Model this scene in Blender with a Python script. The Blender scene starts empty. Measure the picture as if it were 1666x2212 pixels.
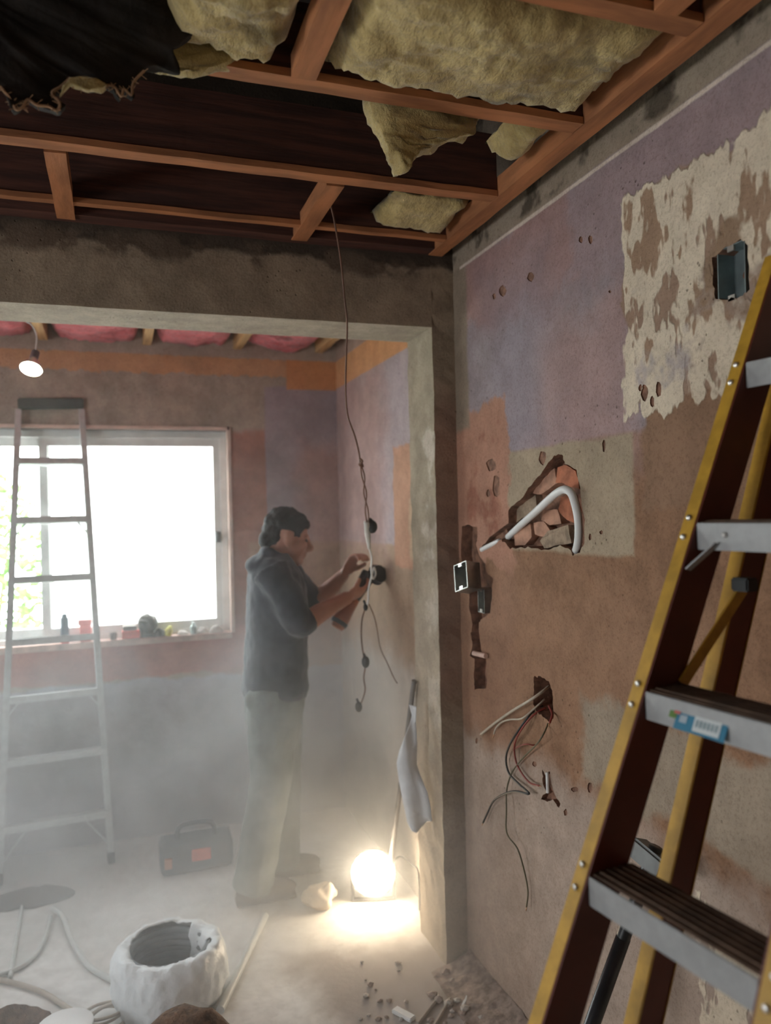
import bpy, bmesh, math, random
from mathutils import Vector, Matrix, noise
from mathutils.geometry import tessellate_polygon

# ------------------------------------------------------------------ camera
F, CX, CY = 1690.0, 833.0, 1106.0
YAW, ROLL, H = math.radians(19.0), 0.0225, 1.70
SA, CA, SR, CR = math.sin(YAW), math.cos(YAW), math.sin(ROLL), math.cos(ROLL)
scene = bpy.context.scene
col = scene.collection
cam = bpy.data.cameras.new('camera')
camo = bpy.data.objects.new('camera', cam)
col.objects.link(camo)
cam.sensor_fit = 'VERTICAL'
cam.sensor_height = 36.0
cam.lens = F / 2212.0 * 36.0
cam.clip_start = 0.05
fwd = Vector((SA, CA, 0)); rgt = Vector((CA, -SA, 0)); up = Vector((0, 0, 1))
# image right / image up written in world axes with the slight roll of the hand-held phone
ir = rgt * CR - up * SR
iu = up * CR + rgt * SR
camo.matrix_world = Matrix((
    (ir.x, iu.x, -fwd.x, 0), (ir.y, iu.y, -fwd.y, 0), (ir.z, iu.z, -fwd.z, H), (0, 0, 0, 1)))
cam.dof.use_dof = True
cam.dof.focus_distance = 2.05
cam.dof.aperture_fstop = 2.1
scene.camera = camo

# ------------------------------------------------------------------ light
world = bpy.data.worlds.new('overcast_sky'); scene.world = world
world.use_nodes = True
bg = world.node_tree.nodes['Background']
bg.inputs[0].default_value = (0.93, 0.97, 1.0, 1)
bg.inputs[1].default_value = 13.0
scene.view_settings.view_transform = 'Standard'
scene.view_settings.look = 'None'
scene.view_settings.gamma = 1.0
scene.view_settings.use_curve_mapping = False
scene.view_settings.exposure = 0.0
scene.cycles.use_denoising = True
scene.cycles.use_adaptive_sampling = True
scene.cycles.adaptive_threshold = 0.18
scene.cycles.adaptive_min_samples = 16
scene.cycles.max_bounces = 6
scene.cycles.diffuse_bounces = 4
scene.cycles.volume_bounces = 1
scene.cycles.transparent_max_bounces = 12
scene.cycles.volume_step_rate = 2.0
scene.cycles.sample_clamp_indirect = 8.0


def portal(name, loc, rot, sx, sy):
    """daylight portal in a real window opening: it only guides sky sampling"""
    l = bpy.data.lights.new(name, 'AREA'); l.shape = 'RECTANGLE'
    l.size, l.size_y = sx, sy
    l.cycles.is_portal = True
    o = bpy.data.objects.new(name, l); col.objects.link(o)
    o.location = loc; o.rotation_euler = rot
    return o


# window in the back wall (seen) and the big window of the near room (left of the camera)
WX0, WX1, WZ0, WZ1 = -1.75, 0.588, 1.055, 2.17
NW = (0.55, 2.15, 0.85, 1.9)           # near-room window in the left wall: y0,y1,z0,z1
portal('portal_back_window', ((WX0 + WX1) / 2, 4.60, (WZ0 + WZ1) / 2), (-math.pi / 2, 0, 0), WX1 - WX0, WZ1 - WZ0)
portal('portal_left_window', (-3.4, (NW[0] + NW[1]) / 2, (NW[2] + NW[3]) / 2), (0, -math.pi / 2, 0), NW[3] - NW[2], NW[1] - NW[0])

XR, YF, YB2, YB = 1.22, 2.70, 2.96, 4.37      # right wall, divider front/back, back wall
XL, ZC = -3.2, 2.65
rnd = random.Random(7)


def ray(px, py):
    dx, dy = px - CX, py - CY
    u = (dx * CR - dy * SR) / F; v = (dx * SR + dy * CR) / F
    return Vector((SA + u * CA, CA - u * SA, -v))


def at(px, py, X=None, Y=None, Z=None, d=None):
    """a measured point of the photograph placed on a known plane of the room"""
    r = ray(px, py)
    if d is None:
        d = X / r.x if X is not None else Y / r.y if Y is not None else (Z - H) / r.z
    return Vector((r.x * d, r.y * d, H + r.z * d))


# ------------------------------------------------------------------ node helpers
class G:
    def __init__(s, name):
        s.m = bpy.data.materials.new(name); s.m.use_nodes = True
        s.t = s.m.node_tree; s.n = s.t.nodes; s.l = s.t.links
        s.b = s.n['Principled BSDF']; s.out = s.n['Material Output']
        s._pos = None; s._obj = None

    def put(s, sock, v):
        if isinstance(v, bpy.types.NodeSocket): s.l.new(v, sock)
        elif isinstance(v, (tuple, list)) and len(v) == 3 and sock.type == 'RGBA': sock.default_value = (*v, 1)
        else: sock.default_value = v

    def math(s, op, a, b=0.0, clamp=False):
        n = s.n.new('ShaderNodeMath'); n.operation = op; n.use_clamp = clamp
        s.put(n.inputs[0], a); s.put(n.inputs[1], b)
        return n.outputs[0]

    def pos(s):
        if s._pos is None:
            g = s.n.new('ShaderNodeNewGeometry'); s._pos = g.outputs['Position']
            x = s.n.new('ShaderNodeSeparateXYZ'); s.l.new(s._pos, x.inputs[0]); s._xyz = x.outputs
        return s._pos

    def xyz(s):
        s.pos(); return s._xyz

    def obj(s):
        if s._obj is None:
            s._obj = s.n.new('ShaderNodeTexCoord').outputs['Object']
        return s._obj

    def scale(s, vec, sc):
        n = s.n.new('ShaderNodeVectorMath'); n.operation = 'MULTIPLY'
        s.put(n.inputs[0], vec); n.inputs[1].default_value = sc
        return n.outputs[0]

    def noise(s, vec, scale, detail=4, rough=0.6):
        n = s.n.new('ShaderNodeTexNoise'); n.inputs['Scale'].default_value = scale
        n.inputs['Detail'].default_value = detail; n.inputs['Roughness'].default_value = rough
        s.put(n.inputs['Vector'], vec); return n.outputs['Fac']

    def voro(s, vec, scale):
        n = s.n.new('ShaderNodeTexVoronoi'); n.inputs['Scale'].default_value = scale
        s.put(n.inputs['Vector'], vec); return n.outputs['Distance']

    def mix(s, f, a, b, mode='MIX'):
        n = s.n.new('ShaderNodeMix'); n.data_type = 'RGBA'; n.blend_type = mode
        s.put(n.inputs[0], f); s.put(n.inputs[6], a); s.put(n.inputs[7], b)
        return n.outputs[2]

    def maprange(s, v, a, b, c=0.0, d=1.0):
        n = s.n.new('ShaderNodeMapRange'); n.interpolation_type = 'SMOOTHSTEP'
        s.put(n.inputs[0], v)
        for i, q in enumerate((a, b, c, d)): n.inputs[1 + i].default_value = q
        return n.outputs[0]

    def bump(s, h, strength=0.3, dist=0.01):
        n = s.n.new('ShaderNodeBump'); n.inputs['Strength'].default_value = strength
        n.inputs['Distance'].default_value = dist
        s.put(n.inputs['Height'], h); s.l.new(n.outputs[0], s.b.inputs['Normal'])

    def box(s, u, v, r, amp=0.02, soft=0.01, nz=None):
        u0, u1, v0, v1 = r
        m = s.math('MINIMUM', s.math('SUBTRACT', u, u0), s.math('SUBTRACT', u1, u))
        m2 = s.math('MINIMUM', s.math('SUBTRACT', v, v0), s.math('SUBTRACT', v1, v))
        m = s.math('MINIMUM', m, m2)
        if nz is not None and amp:
            m = s.math('ADD', m, s.math('MULTIPLY', s.math('SUBTRACT', nz, 0.5), amp * 2))
        return s.maprange(m, -soft, soft)


def mat(name, c, rough=0.7, metal=0.0, var=0.25, nscale=12, bump=0.0, bscale=40, emit=None, stretch=None, c2=None, dist=0.004, sheen=0):
    g = G(name)
    vec = g.obj()
    if stretch: vec = g.scale(vec, stretch)
    nz = g.noise(vec, nscale)
    f = g.maprange(nz, 0.3, 0.7)
    if c2 is None: c2 = tuple(x * (1 - var) for x in c)
    g.put(g.b.inputs['Base Color'], g.mix(f, c2, tuple(min(1, x * (1 + var * .4)) for x in c)))
    g.b.inputs['Roughness'].default_value = rough
    g.b.inputs['Metallic'].default_value = metal
    if sheen: g.b.inputs['Sheen Weight'].default_value = sheen
    if bump: g.bump(g.noise(vec, bscale, 5), bump, dist)
    if emit:
        g.put(g.b.inputs['Emission Color'], emit[0]); g.b.inputs['Emission Strength'].default_value = emit[1]
    return g.m


# ------------------------------------------------------------------ mesh helpers
def wl(o):
    v = o.location.copy()
    while o.parent: o = o.parent; v = v + o.location
    return v


def empty(name, loc, label, cat, group=None):
    o = bpy.data.objects.new(name, None); col.objects.link(o)
    o.location = loc; o.empty_display_size = 0.05
    tag(o, label, cat, group); return o


def tag(o, label=None, cat=None, group=None, kind=None):
    if label: o['label'] = label
    if cat: o['category'] = cat
    if group: o['group'] = group
    if kind: o['kind'] = kind
    return o


class MB:
    def __init__(s): s.bm = bmesh.new()

    def verts(s, vs): return [s.bm.verts.new(v) for v in vs]

    def box(s, lo, hi, rot=None, bevel=0.0):
        lo, hi = Vector(lo), Vector(hi); c = (lo + hi) / 2; h = (hi - lo) / 2
        M = rot or Matrix.Identity(3)
        vs = s.verts([c + M @ Vector((h.x * a, h.y * b, h.z * k)) for a in (-1, 1) for b in (-1, 1) for k in (-1, 1)])
        fs = [s.bm.faces.new([vs[i] for i in q]) for q in ((0, 1, 3, 2), (4, 6, 7, 5), (0, 4, 5, 1), (2, 3, 7, 6), (0, 2, 6, 4), (1, 5, 7, 3))]
        if bevel:
            es = list({e for f in fs for e in f.edges})
            bmesh.ops.bevel(s.bm, geom=es, offset=bevel, segments=2, profile=0.6, affect='EDGES')
        return s

    def obox(s, a, b, side, w, t, bevel=0.0):
        """bar from a to b; width w along `side`, thickness t across"""
        a, b = Vector(a), Vector(b); z = (b - a).normalized()
        x = Vector(side); x = (x - z * x.dot(z)).normalized(); y = z.cross(x)
        vs = s.verts([p + x * (w / 2 * i) + y * (t / 2 * j) for p in (a, b) for i, j in ((-1, -1), (1, -1), (1, 1), (-1, 1))])
        fs = [s.bm.faces.new([vs[i] for i in q]) for q in ((3, 2, 1, 0), (4, 5, 6, 7), (0, 1, 5, 4), (1, 2, 6, 5), (2, 3, 7, 6), (3, 0, 4, 7))]
        if bevel:
            es = list({e for f in fs for e in f.edges})
            bmesh.ops.bevel(s.bm, geom=es, offset=bevel, segments=2, affect='EDGES')
        return s

    def tube(s, path, r, n=10, smooth=True, closed=False):
        path = [Vector(p) for p in path]; N = len(path)
        rs = r if isinstance(r, (list, tuple)) else [r] * N
        if smooth and N > 2: path, rs = spline(path, rs, 5, closed)
        N = len(path); rings = []; x = None
        for i, p in enumerate(path):
            if closed: d = path[(i + 1) % N] - path[i - 1]
            else: d = path[min(i + 1, N - 1)] - path[max(i - 1, 0)]
            d.normalize()
            if x is None: x = d.orthogonal().normalized()
            x = (x - d * x.dot(d)).normalized(); y = d.cross(x)
            q = rs[i]; a, b = q if isinstance(q, (tuple, list)) else (q, q)
            rings.append(s.verts([p + x * (a * math.cos(t)) + y * (b * math.sin(t)) for t in [2 * math.pi * k / n for k in range(n)]]))
        M = N if closed else N - 1
        for i in range(M):
            A, B = rings[i], rings[(i + 1) % N]
            for k in range(n): s.bm.faces.new((A[k], A[(k + 1) % n], B[(k + 1) % n], B[k]))
        if not closed:
            s.bm.faces.new(rings[0][::-1]); s.bm.faces.new(rings[-1])
        return s

    def rings(s, rings):
        """loft closed rings of equal count"""
        R = [s.verts(r) for r in rings]; n = len(R[0])
        for A, B in zip(R, R[1:]):
            for k in range(n): s.bm.faces.new((A[k], A[(k + 1) % n], B[(k + 1) % n], B[k]))
        s.bm.faces.new(R[0][::-1]); s.bm.faces.new(R[-1]); return s

    def lathe(s, prof, c=(0, 0, 0), n=20, M=None):
        c = Vector(c); M = M or Matrix.Identity(3); R = []
        for r, z in prof:
            R.append([c + M @ Vector((max(r, 1e-4) * math.cos(2 * math.pi * k / n), max(r, 1e-4) * math.sin(2 * math.pi * k / n), z)) for k in range(n)])
        return s.rings(R)

    def ball(s, c, r, M=None, seg=16, rng=10):
        c = Vector(c); r = Vector(r) if not isinstance(r, (int, float)) else Vector((r, r, r)); M = M or Matrix.Identity(3)
        R = []
        for i in range(rng + 1):
            t = -math.pi / 2 + math.pi * i / rng; cr = max(math.cos(t), 0.02)
            R.append([c + M @ Vector((r.x * cr * math.cos(2 * math.pi * k / seg), r.y * cr * math.sin(2 * math.pi * k / seg), r.z * math.sin(t))) for k in range(seg)])
        return s.rings(R)

    def prism(s, pts, off, cuts=0, amp=0.0, nsc=8.0, seed=0):
        """polygon (3-D points, any outline) pushed along off, optionally subdivided and roughened"""
        off = Vector(off); pts = [Vector(p) for p in pts]; n = len(pts)
        A = s.verts(pts); B = s.verts([p + off for p in pts])
        tris = tessellate_polygon([pts]); new = []
        for t in tris:
            new.append(s.bm.faces.new([A[i] for i in t])); new.append(s.bm.faces.new([B[i] for i in t][::-1]))
        for i in range(n): new.append(s.bm.faces.new((A[i], A[(i + 1) % n], B[(i + 1) % n], B[i])))
        if cuts:
            es = list({e for f in new for e in f.edges})
            bmesh.ops.subdivide_edges(s.bm, edges=es, cuts=cuts, use_grid_fill=True)
        if amp:
            for v in s.bm.verts:
                v.co += noise.noise_vector(v.co * nsc + Vector((seed, 3.1 * seed, 0))) * amp
        return s

    def rough(s, amp, nsc, seed=0, octs=2):
        for v in s.bm.verts:
            d = Vector((0, 0, 0)); a = amp; f = nsc
            for _ in range(octs):
                d += noise.noise_vector(v.co * f + Vector((seed, 1.7 * seed, seed * .3))) * a; a *= .5; f *= 2.1
            v.co += d
        return s

    def build(s, name, m, parent=None, smooth=False, kind=None, auto=None):
        me = bpy.data.meshes.new(name)
        bmesh.ops.recalc_face_normals(s.bm, faces=s.bm.faces[:])
        if parent is not None:
            w = wl(parent)
            for v in s.bm.verts: v.co -= w
        s.bm.to_mesh(me); s.bm.free()
        for q in (m if isinstance(m, (list, tuple)) else [m]): me.materials.append(q)
        if smooth:
            me.shade_smooth()
            if auto: me.set_sharp_from_angle(angle=auto)
        o = bpy.data.objects.new(name, me); col.objects.link(o)
        if parent is not None: o.parent = parent
        if kind: o['kind'] = kind
        return o

    def based(s, name, m, label, cat, group=None, smooth=False, auto=None, kind=None):
        """top-level one-mesh thing with its origin at its base"""
        zs = min(v.co.z for v in s.bm.verts); n = len(s.bm.verts)
        cx = sum(v.co.x for v in s.bm.verts) / n; cy = sum(v.co.y for v in s.bm.verts) / n
        w = Vector((cx, cy, zs))
        for v in s.bm.verts: v.co -= w
        o = s.build(name, m, None, smooth, kind, auto); o.location = w
        return tag(o, label, cat, group)


def spline(pts, rs, sub, closed=False):
    P, Q = [], []; N = len(pts)
    def rr(q): return Vector(q) if isinstance(q, (tuple, list)) else Vector((q, q))
    R = [rr(q) for q in rs]
    rng = range(N if closed else N - 1)
    g = (lambda a, i: a[i % N]) if closed else (lambda a, i: a[max(0, min(N - 1, i))])
    for i in rng:
        for k in range(sub):
            t = k / sub
            def cr(a):
                p0, p1, p2, p3 = g(a, i - 1), g(a, i), g(a, i + 1), g(a, i + 2)
                return 0.5 * ((2 * p1) + (p2 - p0) * t + (2 * p0 - 5 * p1 + 4 * p2 - p3) * t * t + (3 * p1 - p0 - 3 * p2 + p3) * t ** 3)
            P.append(cr(pts)); Q.append(tuple(cr(R)))
    if not closed: P.append(pts[-1]); Q.append(tuple(R[-1]))
    return P, Q


def remesh(mb, voxel, smooth=2):
    """union of overlapping closed shapes into one continuous surface"""
    me = bpy.data.meshes.new('tmp'); bmesh.ops.recalc_face_normals(mb.bm, faces=mb.bm.faces[:])
    mb.bm.to_mesh(me); mb.bm.free()
    o = bpy.data.objects.new('tmp', me); col.objects.link(o)
    r = o.modifiers.new('r', 'REMESH'); r.mode = 'VOXEL'; r.voxel_size = voxel
    if smooth:
        q = o.modifiers.new('s', 'SMOOTH'); q.iterations = smooth; q.factor = 0.5
    dg = bpy.context.evaluated_depsgraph_get()
    me2 = bpy.data.meshes.new_from_object(o.evaluated_get(dg))
    out = MB(); out.bm.from_mesh(me2)
    bpy.data.objects.remove(o); bpy.data.meshes.remove(me); bpy.data.meshes.remove(me2)
    return out


def struct(o): o['kind'] = 'structure'; return o


# ------------------------------------------------------------------ wall materials
def wall_material(name, ax, base, regions, lift=1.0, extra=None):
    """plaster, paint and adhesive left in patches; `ax` is the horizontal wall axis (0 = X, 1 = Y)"""
    g = G(name); x = g.xyz(); u, v = x[ax], x[2]; p = g.pos()
    n1 = g.noise(p, 5, 4, .65); n2 = g.noise(p, 26, 2, .7); n3 = g.noise(g.scale(p, (1, 1, .42)), 15, 3, .6)
    c = base if isinstance(base, bpy.types.NodeSocket) else None
    fine = g.maprange(g.noise(p, 9, 4, .75), .3, .72)
    cc = g.mix(fine, tuple(q * .78 for q in base), tuple(q * 1.12 for q in base))
    h = g.math('MULTIPLY', n2, .5)
    for r in regions:
        nz = {1: n1, 2: n2, 3: n3}[r.get('n', 1)]
        m = g.box(u, v, r['r'], r.get('amp', .02), r.get('soft', .008), nz)
        if 'gap' in r:
            m = g.math('MULTIPLY', m, g.maprange(n3, r['gap'] - .025, r['gap'] + .025))
        if 'keep' in r: m = g.math('MULTIPLY', m, g.maprange(n1, r['keep'] - .06, r['keep'] + .06))
        k = r['c']; cv = g.mix(fine, tuple(q * .86 for q in k), tuple(q * 1.08 for q in k))
        if 'f' in r: m2 = g.math('MULTIPLY', m, r['f'])
        else: m2 = m
        cc = g.mix(m2, cc, cv)
        if 'raise' in r: h = g.math('ADD', h, g.math('MULTIPLY', m, r['raise']))
    # sandy grain and blotches
    gr = g.noise(p, 130, 2, .8); bl = g.noise(p, 2.6, 3, .6)
    cc = g.mix(g.math('MULTIPLY', g.maprange(gr, .45, .72), .38), cc, g.mix(1.0, cc, (.42, .36, .32), 'MULTIPLY'))
    cc = g.mix(g.math('MULTIPLY', g.maprange(bl, .46, .68), .30), cc, g.mix(1.0, cc, (.55, .48, .44), 'MULTIPLY'))
    h = g.math('ADD', h, g.math('MULTIPLY', gr, .35))
    # pits and scratches
    pit = g.maprange(g.voro(p, 38), .05, .16)
    keep = g.maprange(g.noise(p, 3.3, 2), .52, .6)
    pm = g.math('MULTIPLY', g.math('SUBTRACT', 1.0, pit), keep)
    cc = g.mix(g.math('MULTIPLY', pm, .55), cc, (.07, .04, .025))
    g.put(g.b.inputs['Base Color'], cc)
    g.b.inputs['Roughness'].default_value = .9
    g.b.inputs['Specular IOR Level'].default_value = .2
    h = g.math('SUBTRACT', h, pm)
    g.bump(h, .55, .006)
    return g.m


W_ADH = (.66, .56, .43)
m_right = wall_material('right_wall_plaster', 1, (.27, .15, .088), [
    dict(r=(-9, 2.96, -1, .90), c=(.40, .31, .25), amp=.16, soft=.06),  # greyish pale pink plaster, its tone greyed further with painted haze
    dict(r=(1.35, 2.35, 1.0, 1.45), c=(.36, .21, .13), amp=.3, soft=.12, f=.6),
    dict(r=(1.2, 1.9, .95, 1.18), c=(.34, .27, .2), amp=.09, soft=.02),
    dict(r=(-9, 2.62, 1.885, 2.62), c=(.31, .255, .265), amp=.03, soft=.01),
    dict(r=(1.9, 2.62, 2.36, 2.62), c=(.40, .225, .18), amp=.22, soft=.05, f=.8),
    dict(r=(1.62, 2.15, 1.8, 2.25), c=(.40, .26, .24), amp=.22, soft=.1, f=.75),
    dict(r=(2.05, 2.40, 1.88, 2.45), c=(.32, .27, .30), amp=.2, soft=.12, f=.8),
    dict(r=(-9, 2.55, 2.30, 2.62), c=(.30, .20, .20), amp=.16, soft=.08, f=.6),
    dict(r=(1.64, 2.46, 1.572, 1.885), c=(.38, .30, .21), amp=.02, soft=.008),
    dict(r=(2.3, 2.75, 1.5, 2.07), c=(.42, .225, .155), amp=.13, soft=.012),
    dict(r=(2.3, 2.75, .9, 1.5), c=(.33, .19, .125), amp=.1, soft=.05, f=.7),
    dict(r=(2.36, 2.64, 1.6, 2.0), c=(.30, .13, .085), amp=.02, soft=.04, keep=.56),
    dict(r=(2.585, 2.96, 2.0, 3.3), c=(.27, .21, .155), amp=.03, soft=.015),
    dict(r=(-9, 2.64, 2.588, 2.600), c=(.62, .52, .44), amp=.006, soft=.003),
    dict(r=(-9, 2.96, 2.600, 3.4), c=(.30, .24, .18), amp=.006, soft=.004),
    dict(r=(-9, 2.96, 2.615, 3.4), c=(.09, .07, .05), amp=.02, soft=.012, keep=.54),
    dict(r=(-9, 1.60, 1.70, 2.06), c=(.27, .16, .10), amp=.07, soft=.01),
    dict(r=(-9, 1.655, 1.95, 2.44), c=(.33, .22, .155), amp=.08, soft=.008, n=1),
    dict(r=(.0, 1.665, 1.925, 2.46), c=W_ADH, amp=.07, soft=.004, gap=.405, n=3, **{'raise': 1.1}),
    dict(r=(1.15, 1.66, 2.1, 2.42), c=(.34, .225, .15), amp=.15, soft=.01, gap=.585, n=3),
    dict(r=(1.2, 1.6, 1.98, 2.2), c=(.42, .36, .34), amp=.1, soft=.02, keep=.55),
    dict(r=(1.17, 1.42, 1.9, 2.29), c=(.30, .2, .13), amp=.06, soft=.01, keep=.55),
    dict(r=(.4, 1.45, .25, .80), c=W_ADH, amp=.1, soft=.005, gap=.47, **{'raise': 1.1}),
    # far room stretch of the same wall
    dict(r=(2.96, 5, -1, 3.4), c=(.42, .30, .21), amp=0, soft=.004),
    dict(r=(2.96, 5, 1.545, 2.6), c=(.43, .36, .37), amp=.012, soft=.008),
    dict(r=(3.55, 5, 1.5, 2.45), c=(.44, .285, .255), amp=.2, soft=.15, f=.8),
    dict(r=(2.9, 3.42, 1.45, 2.0), c=(.52, .30, .20), amp=.05, soft=.008),
    dict(r=(2.9, 3.22, 1.5, 1.75), c=(.55, .39, .26), amp=.09, soft=.02),
    dict(r=(2.9, 5, -1, 1.0), c=(.52, .46, .40), amp=.2, soft=.08),  # whitish foot: low haze painted into the wall colour
    dict(r=(2.9, 5, 2.417, 2.575), c=(.62, .32, .15), amp=.004, soft=.004),
    dict(r=(2.9, 5, 2.575, 3.4), c=(.40, .28, .22), amp=.004, soft=.004),
])
m_back = wall_material('back_wall_plaster', 0, (.40, .325, .26), [
    dict(r=(.50, 1.0, .8, 2.17), c=(.40, .20, .15), amp=.09, soft=.03),
    dict(r=(-9, .75, .845, 1.09), c=(.45, .20, .155), amp=.05, soft=.01),
    dict(r=(.80, 1.3, 1.0, 2.42), c=(.36, .295, .315), amp=.015, soft=.006),
    dict(r=(.98, 1.3, .9, 2.1), c=(.42, .25, .21), amp=.15, soft=.1, f=.8),
    dict(r=(.7, 1.3, .7, 1.54), c=(.42, .27, .19), amp=.03, soft=.02),
    dict(r=(-9, 1.3, -1, .83), c=(.42, .40, .43), amp=.05, soft=.012),
    dict(r=(-9, .9, .35, .72), c=(.44, .43, .42), amp=.25, soft=.1, f=.7),
    dict(r=(-9, 1.3, 2.475, 2.575), c=(.55, .31, .17), amp=.03, soft=.006, n=2),
    dict(r=(.93, 1.3, 2.408, 2.575), c=(.58, .27, .12), amp=.006, soft=.004),
    dict(r=(-9, 1.3, 2.575, 3.4), c=(.42, .33, .27), amp=.006, soft=.006),
])
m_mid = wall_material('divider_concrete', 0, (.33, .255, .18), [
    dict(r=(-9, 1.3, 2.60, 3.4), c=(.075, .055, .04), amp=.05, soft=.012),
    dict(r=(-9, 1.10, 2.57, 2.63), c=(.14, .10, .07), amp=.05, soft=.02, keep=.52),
    dict(r=(-9, 1.3, -1, .55), c=(.38, .33, .29), amp=.2, soft=.1, f=.7),
    dict(r=(1.1, 1.3, 1.0, 2.1), c=(.32, .2, .145), amp=.2, soft=.1, f=.8),
])
m_soffit = wall_material('soffit_plaster', 0, (.48, .42, .34), [
    dict(r=(-9, 1.3, -1, 1.6), c=(.52, .44, .33), amp=.2, soft=.1),
])
m_return = wall_material('pier_return_render', 1, (.36, .305, .225), [
    dict(r=(2.6, 3.0, -1, 1.5), c=(.42, .35, .27), amp=.15, soft=.06, f=.7),
    dict(r=(2.6, 2.80, .9, 1.95), c=(.50, .44, .36), amp=.2, soft=.02, keep=.56),
])
m_plain = wall_material('plain_plaster', 1, (.42, .34, .27), [])
m_cavity = mat('broken_masonry', (.27, .14, .09), .95, bump=.8, bscale=60, nscale=30, var=.5)
m_brick = mat('broken_brick', (.44, .16, .085), .95, bump=.6, bscale=70, nscale=20, var=.35)
m_brick2 = mat('pale_broken_brick', (.46, .25, .165), .95, bump=.6, bscale=70, nscale=20, var=.35)
m_mortar = mat('crumbly_mortar', (.34, .25, .17), .95, bump=.8, bscale=80, nscale=30, var=.4)

g = G('dusty_concrete_floor')
p = g.pos()
f1 = g.maprange(g.noise(p, 2.2, 5), .35, .65); f2 = g.maprange(g.noise(p, 18, 5, .7), .35, .7)
cc = g.mix(f1, (.70, .68, .65), (.86, .85, .83))
x = g.xyz()
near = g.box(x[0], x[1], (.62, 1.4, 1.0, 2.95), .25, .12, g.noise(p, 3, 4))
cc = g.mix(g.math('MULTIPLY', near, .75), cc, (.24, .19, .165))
cc = g.mix(g.math('MULTIPLY', f2, .25), cc, (.30, .27, .24))
g.put(g.b.inputs['Base Color'], cc); g.b.inputs['Roughness'].default_value = .92
g.bump(g.noise(p, 45, 5), .4, .004)
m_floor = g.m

# ------------------------------------------------------------------ shell of the two rooms
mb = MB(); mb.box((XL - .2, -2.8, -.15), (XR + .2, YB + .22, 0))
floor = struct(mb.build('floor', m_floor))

# right wall with its chases, holes and box recesses
def wp(px, py): return at(px, py, X=XR)


def z6(pts): return [wp(850 + a / 2.777, 900 + b / 2.777) for a, b in pts]


def zz(pts): return [wp(960 + a / 5.267, 1120 + b / 5.267) for a, b in pts]


HOLES = [
    ('chase', z6([(525, 790), (580, 720), (690, 640), (692, 560), (760, 500), (830, 410), (900, 320), (965, 232), (1012, 228), (1030, 285), (1100, 320), (1122, 430), (1128, 520), (1150, 620), (1146, 760), (1120, 815), (1080, 835), (1062, 800), (1000, 770), (930, 800), (850, 790), (765, 782), (700, 795), (665, 750), (640, 740)]), .055),
    ('slot', zz([(200, 95), (260, 70), (375, 100), (380, 200), (360, 300), (395, 420), (470, 520), (480, 620), (560, 680), (540, 780), (545, 860), (520, 1080), (440, 1130), (395, 1180), (395, 1290), (420, 1500), (485, 1560), (475, 1700), (490, 1900), (460, 1935), (345, 1950), (335, 1800), (345, 1600), (290, 1560), (320, 1440), (300, 1300), (320, 1200), (280, 1000), (285, 860), (230, 760), (225, 620), (190, 420)]), .045),
    ('wirehole', [wp(850 + a / 2.724, 1400 + b / 2.724) for a, b in [(825, 172), (865, 165), (915, 195), (935, 250), (938, 330), (945, 400), (925, 445), (880, 405), (840, 370), (822, 330), (828, 250)]], .07),
    ('chip', [wp(850 + a / 2.724, 1400 + b / 2.724) for a, b in [(875, 715), (895, 745), (922, 725), (930, 800), (950, 860), (985, 920), (975, 940), (940, 890), (905, 905), (860, 895), (905, 850), (880, 800)]], .02),
    ('boxhole', [wp(*q) for q in [(1538, 556), (1560, 540), (1600, 516), (1616, 530), (1620, 625), (1600, 640), (1565, 648), (1545, 645), (1540, 600)]], .05),
]
for cx_, cy_, a_, b_ in [(1085, 628, 9, 12), (1068, 640, 4, 6), (1147, 597, 8, 11), (1255, 518, 4, 8), (1276, 517, 5, 9), (1062, 1005, 11, 14), (1072, 1050, 9, 24), (1172, 988, 8, 16), (1305, 962, 4, 14), (1299, 1150, 4, 4), (1055, 1066, 5, 8), (1275, 1160, 3, 8),
                        (1393, 848, 8, 17), (1424, 840, 6, 20), (1409, 868, 5, 12), (1384, 838, 4, 8), (1318, 630, 3, 3), (1243, 1705, 9, 6), (1275, 1700, 6, 12), (1222, 1755, 4, 8), (1155, 1650, 5, 6), (1030, 1600, 3, 6)]:
    rr_ = random.Random(cx_ * 7 + cy_)
    HOLES.append(('pit', [wp(cx_ + a_ * math.cos(t) * rr_.uniform(.75, 1.2), cy_ + b_ * math.sin(t) * rr_.uniform(.75, 1.2)) for t in [k * math.pi / 4.5 for k in range(9)]], .004))
def ragged(l, seed, k=4, amp=.0035):
    rr = random.Random(seed); out = []
    for a, b in zip(l, l[1:] + l[:1]):
        for i in range(k):
            q = a.lerp(b, i / k); out.append(q + Vector((0, rr.uniform(-amp, amp), rr.uniform(-amp, amp))) if i else q)
    return out


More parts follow.
